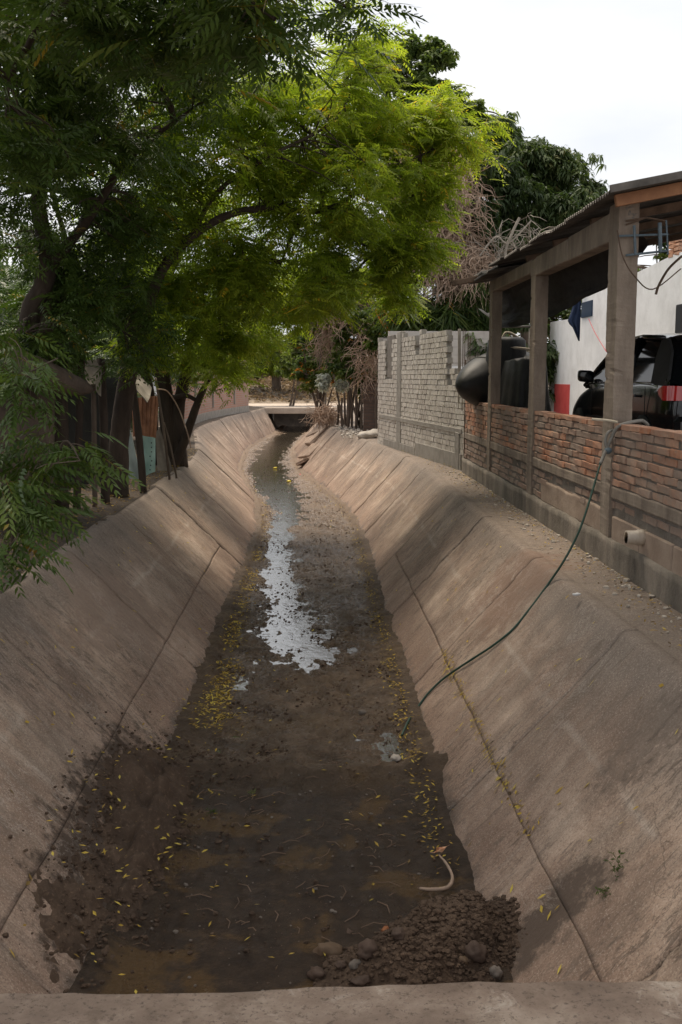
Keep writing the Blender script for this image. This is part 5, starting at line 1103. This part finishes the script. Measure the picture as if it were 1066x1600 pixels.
# ------------------------------------------------------------------ far trees
T0 = Vector((P(433, 614, 72).x, 72, 2.0))
blF = [Bp(432, 552, 71, 2.0, 1.6, 1.1, 300), Bp(462, 562, 70, 1.4, 1.4, .7, 130), Bp(405, 558, 72, 1.5, 1.4, .8, 150)]
tree('far_tree', T0, 'small tree with a dark upright trunk on the dry hillside beyond the bridge', 'tree', [([T0, shift(T0, -.05, 0, 1.2), shift(T0, .1, 0, 2.4), shift(T0, .3, 0, 4)], [.36, .28, .22, .1])], blF, MANGO, 'neem_leaf', 'bark_mid', 6, twigfrac=.05, tmean=.35, sc=(1.4, 2.2), cl=.25)
lv = Leaves(); 
for k in range(24): tips(lv, blob_pts((-13 + k * 1.4, 82 + random.random() * 6, 3.2 + random.random() * 1.0), (2.2, 2, 1.4), 60), BUSH, 6, (2.0, 3.4), .35, .25, cl=.3)
tag(lv.build('far_brush', 'dry_leaf'), 'reddish brown leafless scrub covering the far hillside', 'scrub', kind='stuff')
lv = Leaves()
for k in range(20): tips(lv, blob_pts((-26 + k * 2.4, 95 + random.random() * 8, 3.6 + random.random() * .8), (3, 3, 1.9), 70), BUSH, 6, (2.4, 4.0), .3, .2, cl=.4)
tag(lv.build('far_woodland', 'bush_leaf'), 'green woodland beyond the scrub on the horizon', 'woodland', kind='stuff')
lv = Leaves(); yq = rng.uniform(66.5, 80, 2200); xq = rng.uniform(-9, 6, 2200); zq = 1.32 + np.interp(yq, [61, 66, 74, 84], [0, .02, .9, 1.5])
tips(lv, np.column_stack([xq, yq, zq + .05]), BUSH, 3, (.5, 1.2), .5, .3, cl=.2); tag(lv.build('hillside_litter', 'dry_leaf'), 'dry leaf litter and stubble on the hillside', 'leaf litter', kind='stuff')
# ------------------------------------------------------------------ left bank shelter and junk
def quadsheet(name, pts, mat, lab, cat, th=.012, parent=None, corr=0):
    """sheet through 4 corner points, slightly dented, real thickness"""
    p = [Vector(q) for q in pts]; n = 20; V = []; nn = (p[1] - p[0]).cross(p[3] - p[0]).normalized()
    for s_ in (0, 1):
        for i in range(n):
            for j in range(n):
                u, v = i / (n - 1), j / (n - 1); q = (p[0] * (1 - u) + p[1] * u) * (1 - v) + (p[3] * (1 - u) + p[2] * u) * v
                dd = (float(vnoise(u * 3 + p[0].x * 7, v * 3, 5)) - .5) * .05 + corr * math.sin(u * 40); V.append(q + nn * (dd - s_ * th))
    f = []
    for i in range(n - 1):
        for j in range(n - 1): k = i * n + j; f.append((k, k + n, k + n + 1, k + 1)); k += n * n; f.append((k, k + 1, k + n + 1, k + n))
    for i in range(n - 1):
        for a_, b_ in ((i, i + 1), ((n - 1) * n + i, (n - 1) * n + i + 1), (i * n, (i + 1) * n), (i * n + n - 1, (i + 1) * n + n - 1)): f.append((a_, b_, b_ + n * n, a_ + n * n))
    o = link(name, npmesh(name, V, f), parent, mat); return tag(o, lab, cat)
def G(px, py, d): q = P(px, py, d); q.z = BZ - .02; return q
quadsheet('tin_sheet', [P(195, 748, 15.4), P(219, 748, 15.2), P(200, 660, 15.5), P(195, 672, 15.6)], 'pale_blue_tin', 'pale blue metal offcut, a narrow triangle leaning just right of the thick trunk', 'metal sheet')
quadsheet('tin_sheet', [P(219, 746, 16.1), P(243, 736, 16.2), P(243, 684, 16.5), P(218, 680, 16.4)], 'teal_tin', 'teal metal sheet with a column of nail holes below the rusty sheet', 'metal sheet')
quadsheet('tin_sheet', [P(246, 735, 16.9), P(270, 735, 16.9), P(250, 668, 17.1), P(243, 676, 17.1)], 'pale_sheet', 'peeling pale board leaning right of the teal sheet', 'board')
quadsheet('tin_sheet', [P(208, 682, 16.6), P(244, 684, 16.7), P(249, 618, 16.9), P(206, 622, 16.8)], 'rusty_tin', 'rusty orange brown corrugated sheet of the makeshift shelter', 'metal sheet', corr=.012)
for k in range(7):
    q_ = P(236 + random.uniform(-1.5, 1.5), 692 + k * 7, 16.12 ); o_h = rock('nail_hole', q_, (.012, .006, .012), 'dark_opening', k, bpy.data.objects['tin_sheet.001'], 1, .1)
for i, (pp, m_, l_) in enumerate([(((202, 590), (236, 622), (232, 632), (205, 612)), 'pale_sheet', 'torn pale roofing felt flap covered in leaves above the rusty sheet')]):
    quadsheet('roof_flap', [P(203, 592, 15.6), P(232, 628, 15.6), P(238, 606, 17.4), P(214, 582, 17.4)], m_, l_, 'roofing')
quadsheet('hanging_sheet', [P(139, 600, 13.4), P(158, 618, 13.3), P(159, 560, 13.6), P(119, 567, 13.6)], 'pale_sheet', 'pale brown torn sheet hanging between trunks', 'sheet')
tag(tube('rolled_tarp', [P(5, 560, 11.0), P(40, 575, 11.3), P(80, 590, 11.7), P(115, 602, 12.1), P(140, 608, 12.4)], [.13, .17, .16, .12, .05], 'brown_tarp', None, 16, .05), 'long brown rolled tarp lying propped on the left, strewn with leaves', 'tarp')
tag(tube('thin_post', [G(148, 776, 13.2), P(147, 650, 13.2), P(146, 600, 13.2)], [.035, .032, .03], 'bark_mid', None, 8, .08), 'thin upright post holding the brown tarp', 'post')
for i, (px, pb_, tx, tp_, d, r_, lab) in enumerate([(224, 752, 207, 600, 14.9, .055, 'dark bark pole slanting across the pale blue offcut'), (265, 740, 243, 590, 16.8, .022, 'slim grey green pole leaning right of the rusty sheet'), (276, 738, 256, 660, 17.0, .018, 'thin dark pole leaning over the pale board'), (165, 785, 158, 560, 13.6, .06, 'dark trunk-like post just left of the thick trunk'), (118, 740, 128, 560, 13.0, .05, 'shaded pole left of the hanging sheet'), (64, 640, 70, 420, 12.6, .13, 'broad grey greenish post at the left behind the shoots'), (90, 640, 96, 440, 12.9, .10, 'dark round post beside the broad grey post')]):
    tag(tube('leaning_pole', [G(px, pb_, d), P((px + tx) / 2 + 1, (pb_ + tp_) / 2, d), P(tx, tp_, d)], [r_, r_ * .95, r_ * .85], 'bark_dark' if i in (0, 3, 4, 6) else 'bark_mid', None, 9, .06), lab, 'pole')
quadsheet('dark_backdrop', [P(95, 760, 15.2), P(190, 752, 16.4), P(186, 590, 16.6), P(100, 585, 15.4)], 'black_tarp', 'black sheet added behind the thin post to darken the shelter', 'plastic sheet')  # dark sheet added behind the trunks where the ground came out too bright
quadsheet('dark_backdrop', [P(-60, 840, 10.6), P(60, 800, 11.8), P(60, 600, 12.0), P(-60, 600, 10.8)], 'brown_tarp', 'dark brown sheet added behind the leafy shoots to darken the left edge', 'plastic sheet')  # second added sheet, stands in for the dark behind the shoots
wl = thing('backdrop_boards', (-5.2, 16, BZ), 'dark upright boards added as a backdrop to darken the space behind the makeshift shelter', 'board wall')  # dark boards put in as a backdrop to keep the left background dark
yv = 9.5
while yv < 19.5: box('board', (-5.15 + random.uniform(-.05, .05), yv, 1.2), (-5.12, yv + .20, 3.0 + random.uniform(-.3, .2)), 'bark_dark', wl, .003); yv += .212
tag(tube('arched_vine', [P(245, 608, 16.5), P(262, 612, 17.5), P(280, 640, 17.8), P(294, 680, 17.9), P(298, 700, 17.9)], .012, 'dry_stem', None, 5), 'thin arched bare vine in front of the dark stems', 'vine')
# ------------------------------------------------------------------ hose
def onslope(px, py):
    lo, hi = 1.0, 60.0
    r_ = ray(px, py)
    for k in range(4000):
        d = 4 + k * .01; q = EYE + r_ * (d / r_.y); h = float(surf(q.x, q.y)) if q.x < float(eR(q.y)) else BZ
        if q.z <= h: return Vector((q.x, q.y, h + .016))
    return q
hp = [P(1004, 657, 8.9), P(985, 660, 8.85), P(965, 668, 8.85), P(953, 690, 8.85), P(938, 725, 8.75), P(922, 780, 8.55), P(905, 830, 8.4), P(882, 875, 8.35)] + [onslope(x_, y_) for x_, y_ in [(855, 918), (825, 958), (800, 988), (770, 1012), (740, 1032), (715, 1048), (690, 1066), (668, 1088), (650, 1112), (638, 1130), (628, 1152)]]
hose = thing('garden_hose', hp[0], 'dark green garden hose tied to the near column and trailing down the right slope', 'hose')
tube('hose', hp[4:], .0095, 'hose_green', hose, 8, 0, 8)
tube('grey_length', hp[:5], .016, 'hose_grey', hose, 8, 0, 8)
tube('grey_loop', [P(1004, 657, 8.9), P(1012, 664, 8.95), P(1008, 672, 9.1)], .016, 'hose_grey', hose, 8)
tube('loop', [P(958, 672, 8.9), P(950, 676, 8.86), P(946, 690, 8.84), P(949, 702, 8.82)], .013, 'hose_grey', hose, 8)
tube('pipe_run', [P(925, 655, 9.0), P(950, 657, 8.92), P(965, 660, 8.86)], .012, 'rope_pale', hose, 8)
rock('knot', P(950, 704, 8.82), (.035, .035, .03), 'blue_conduit', 3, hose, 2, .3)
# ------------------------------------------------------------------ stones, sticks, rubbish
def bedpt(px, py, dz=0, base=0.01): 
    q = onz(px, py, base + dz); return q
ST = [(511, 1489, .105, .07, .072, 'stone_ochre', 'largest smooth ochre brown stone at the left foot of the soil heap'), (544, 1467, .075, .06, .058, 'stone_brown', 'rounded brown stone right behind the largest ochre one'),
      (570, 1431, .062, .055, .06, 'stone_brown', 'blocky brown stone at the top left of the soil heap'), (495, 1523, .062, .048, .045, 'stone_brown', 'dark round stone close to the kerb, left of the heap'),
      (565, 1532, .07, .04, .03, 'stone_brown', 'flat dark stone against the kerb below the heap'), (575, 1484, .075, .06, .055, 'stone_brown', 'lumpy brown stone in the middle left of the heap'),
      (744, 1488, .070, .065, .07, 'stone_brown', 'big reddish brown stone in the right part of the heap'), (533, 1508, .036, .03, .03, 'stone_brown', 'small round stone between the ochre stone and the kerb'),
      (602, 1454, .032, .022, .028, 'brick_chip', 'orange brick chip on the soil heap'), (490, 1388, .034, .03, .026, 'stone_brown', 'lone brown pebble in the wet mud left of the heap'),
      (774, 1520, .04, .035, .05, 'stone_grey', 'grey brown stone at the right end of the heap by the kerb'), (648, 1407, .045, .032, .05, 'stone_brown', 'upright pointed stone at the top of the heap'),
      (636, 1416, .045, .032, .035, 'stone_brown', 'flattish stone beside the pointed one on the heap top'), (619, 1184, .058, .042, .035, 'stone_pale', 'pale stone lying in the green puddle by the hose end'),
      (566, 1113, .05, .04, .035, 'stone_grey', 'grey stone in mid bed level with the hose end'), (537, 1110, .055, .035, .03, 'stone_brown', 'brownish stone left of the grey mid bed stone'),
      (622, 1459, .05, .04, .04, 'stone_brown', 'dull brown stone near the middle of the soil heap'), (726, 1500, .035, .03, .035, 'stone_ochre', 'small tan stone below the big reddish one on the heap'), (556, 1506, .045, .03, .03, 'stone_grey', 'pale flattish stone between the lumpy stone and the kerb'),
      (566, 1192, .03, .025, .02, 'stone_grey', 'small grey pebble left of the stone in the green puddle')]
for i, (px, py, a_, b_, c_, m_, lab) in enumerate(ST):
    a_ *= .78; b_ *= .78; c_ *= .72
    q = onz(px, py, .06 if py > 1380 else .03); on_heap = q.y < 5.8 and q.x > -.3
    if on_heap:
        r_ = ray(px, py)
        for k in range(600):
            q = EYE + r_ * ((3.6 + k * .005) / r_.y)
            if q.z <= float(hz_(q.x, q.y)) + c_ * .35: break
    tag(rock('stone', q, (a_, b_, c_), m_, 500 + i, None, 3, .42, i * .9), lab, 'stone')
tag(rock('stone', Vector((1.02, 2.12, 1.62)), (.022, .02, .016), 'stone_ochre', 777, None, 2, .3), 'tiny ochre pebble resting on the near kerb at the right', 'stone')
tag(tube('stick', [onz(656, 1388, .06), onz(676, 1390, .07), onz(700, 1386, .09), onz(707, 1370, .10), onz(698, 1350, .12), onz(686, 1336, .13)], [.008, .012, .012, .010, .008, .005], 'dry_stem', None, 7, .1), 'crooked pale stick at the foot of the right slope above the heap', 'stick')
tag(quadsheet('wrapper', [onz(673, 1334, .12), onz(690, 1331, .14), onz(702, 1319, .17), onz(684, 1326, .15)], 'wrapper_orange', None, None, .003), 'crumpled orange and white wrapper at the foot of the right slope', 'wrapper')
q = onz(901, 931, BZ); tag(rock('paper_scrap', q + Vector((0, 0, .012)), (.035, .02, .012), 'paper_white', 9, None, 2, .4), 'scrap of white paper on the berm below the drain pipe', 'paper')
for px, py, m_, lab in [(470, 742, 'wrapper_red', 'red plastic scrap in the stream near the bend'), (430, 731, 'wrapper_yellow', 'yellow plastic scrap floating in the stream at the bend'), (452, 752, 'wrapper_yellow', 'yellowish bottle scrap beside the red plastic')]:
    q = onz(px, py, .03); tag(rock('plastic_scrap', q, (.07, .045, .03), m_, px, None, 2, .4), lab, 'litter')
# weeds on the right slope
for (px, py, s_, lab) in [(965, 1358, 1.0, 'small green weed sprouting from the dirt on the right slope'), (940, 1398, .6, 'tiny weed just below the larger one on the right slope'), (328, 1272, .8, 'green leaf sprig lying in the mud by the left slope')]:
    q = onslope(px, py); lv = Leaves(); tips(lv, np.array([tuple(q)] * int(6 * s_ + 2)), [spray_t(7, .028, .006, .4, 77)], 2, (.7, 1.2), .3, .2, (.0, 1.0), .025 * s_); tag(lv.build('weed', 'bush_leaf'), lab, 'weed')
# fallen leaves
def litter(name, x, y, z, L, lab, tm=.7, ts=.25, mat='litter_leaf', nrm=None):
    k = len(x); T4 = np.array([(-.5, 0, 0), (0, .17, .05), (.5, 0, .02), (0, -.17, .05)]); a_ = rng.uniform(0, 6.28, k)
    sl = nrm if nrm is not None else np.zeros(k)
    Rm = rotm(a_, rng.normal(size=k) * .3, rng.normal(size=k) * .3); V = np.einsum('kij,vj->kvi', Rm, T4) * L[:, None, None]
    V[..., 2] += V[..., 0] * sl[:, None]; V = V + np.stack([x, y, z], -1)[:, None]
    return tag(link(name, npmesh(name, V, np.arange(k * 4).reshape(-1, 4), np.repeat(np.clip(rng.normal(tm, ts, k), 0, 1), 4)), None, mat), lab, 'fallen leaves', kind='stuff')
def slope_n(x, y): return np.where(x < toeL(y), -BZ / runL(y), np.where(x > toeR(y), BZ / runR(y), 0)) * ((x > eL(y)) & (x < eR(y)))
y = 7.4 + rng.gamma(1.3, 4.2, 2600); y = y[(y < 45) & (fbm(y * 1.5, y * 0, 401, 3) + .25 * rng.random(len(y)) > .50)]; x = toeL(y) + .08 + rng.normal(size=len(y)) * (.06 + .07 * (y < 9)) + .03 + .10 * rng.random(len(y)) * (y < 11)
litter('fallen_leaves', x, y, surf(x, y) + .012, rng.uniform(.025, .06, len(y)), 'band of yellow fallen leaves along the left edge of the bed', .6, .32)
y = 5.3 + rng.gamma(1.9, 4.5, 1300); y = y[(y < 40)]; x = toeR(y) - .06 + rng.normal(size=len(y)) * .06
litter('fallen_leaves', x, y, surf(x, y) + .012, rng.uniform(.025, .05, len(y)), 'thin band of yellow and brown leaves along the right edge of the bed', .5, .3)
y = np.exp(rng.uniform(np.log(4.3), np.log(30), 520)); x = rng.uniform(-2.3, 2.0, 520); litter('fallen_leaves', x, y, surf(x, y) + .012, rng.uniform(.025, .055, 520), 'single yellow leaves scattered over both slopes and the bed', .65, .3, nrm=slope_n(x, y))
y = rng.uniform(5.5, 9.5, 260); uu = .305 + rng.normal(size=260) * .02; x = toeR(y) + uu * runR(y); litter('fallen_leaves', x, y, uu * BZ + .014, rng.uniform(.02, .05, 260), 'yellow leaves caught in the long joint low on the right slope', .6, .3, nrm=slope_n(x, y))
y = rng.normal(6.5, .8, 180); x = rng.normal(-1.15, .2, 180); k_ = (y > 4.6) & (y < 8.2); litter('fallen_leaves', x[k_], y[k_], surf(x[k_], y[k_]) + .07, rng.uniform(.03, .055, k_.sum()), 'yellow leaves on the dark mud by the left slope', .75, .2)
y = rng.uniform(6, 24, 5200); x = eL(y) - rng.gamma(1.5, .5, 5200); litter('fallen_leaves', x, y, BZ + .0 + .13 * np.clip((eL(y) - x - .25) / 1.2, 0, 1) + .01, rng.uniform(.03, .06, 5200), 'dead leaves carpeting the ground under the left trees', .18, .22)
y = rng.uniform(4.5, 26, 1700); x = np.minimum(2.58, eR(y) + .5) - rng.random(1700) ** 1.6 * .4; litter('fallen_leaves', x, y, np.full(1700, BZ + .01), rng.uniform(.02, .045, 1700), 'dry leaves and crumbs along the berm under the brick wall', .3, .3)
# twigs on the bed
a = Acc()
for i in range(420):
    y_ = math.exp(random.uniform(math.log(5), math.log(35))); x_ = float(cx(y_)) + random.uniform(-.85, .85); an = random.uniform(0, 3.14); l_ = random.uniform(.04, .16); z_ = max(float(bedh(x_, y_)), 0) + .012
    a.tube([(x_, y_, z_), (x_ + math.cos(an) * l_ * .5, y_ + math.sin(an) * l_ * .5, z_ + .008), (x_ + math.cos(an + .3) * l_, y_ + math.sin(an + .3) * l_, z_)], .0028, 4, 0, 0, False)
tag(a.build('bed_twigs', 'weathered_wood'), 'twigs and stalks scattered over the muddy bed', 'twigs', kind='stuff')

shrub('green_bush', P(1035, 408, 24), (1.6, .6, .9), 110, BUSH, 'bush_leaf', 'bush showing through the gap over the white wall beside the broken brick pier', per=6, tmean=.4)
for pre, grp in (('stone', 'loose stones on the channel bed and heap'), ('leaning_pole', 'poles standing around the left shelter'), ('boulder', 'boulders by the pole fence'), ('broken_slab', 'broken concrete pieces on the far right slope'), ('tin_sheet', 'sheets patching the left shelter'), ('weed', 'weeds sprouting on the slopes'), ('green_bush', 'bushes behind the right walls and fence'), ('plastic_scrap', 'plastic scraps in the stream'), ('bamboo_clump', 'blade leaved clumps behind the block building'), ('dark_backdrop', 'dark sheets added to darken the left shelter')):
    for o in C.objects:
        if o.parent is None and (o.name == pre or o.name.startswith(pre + '.')): o['group'] = grp
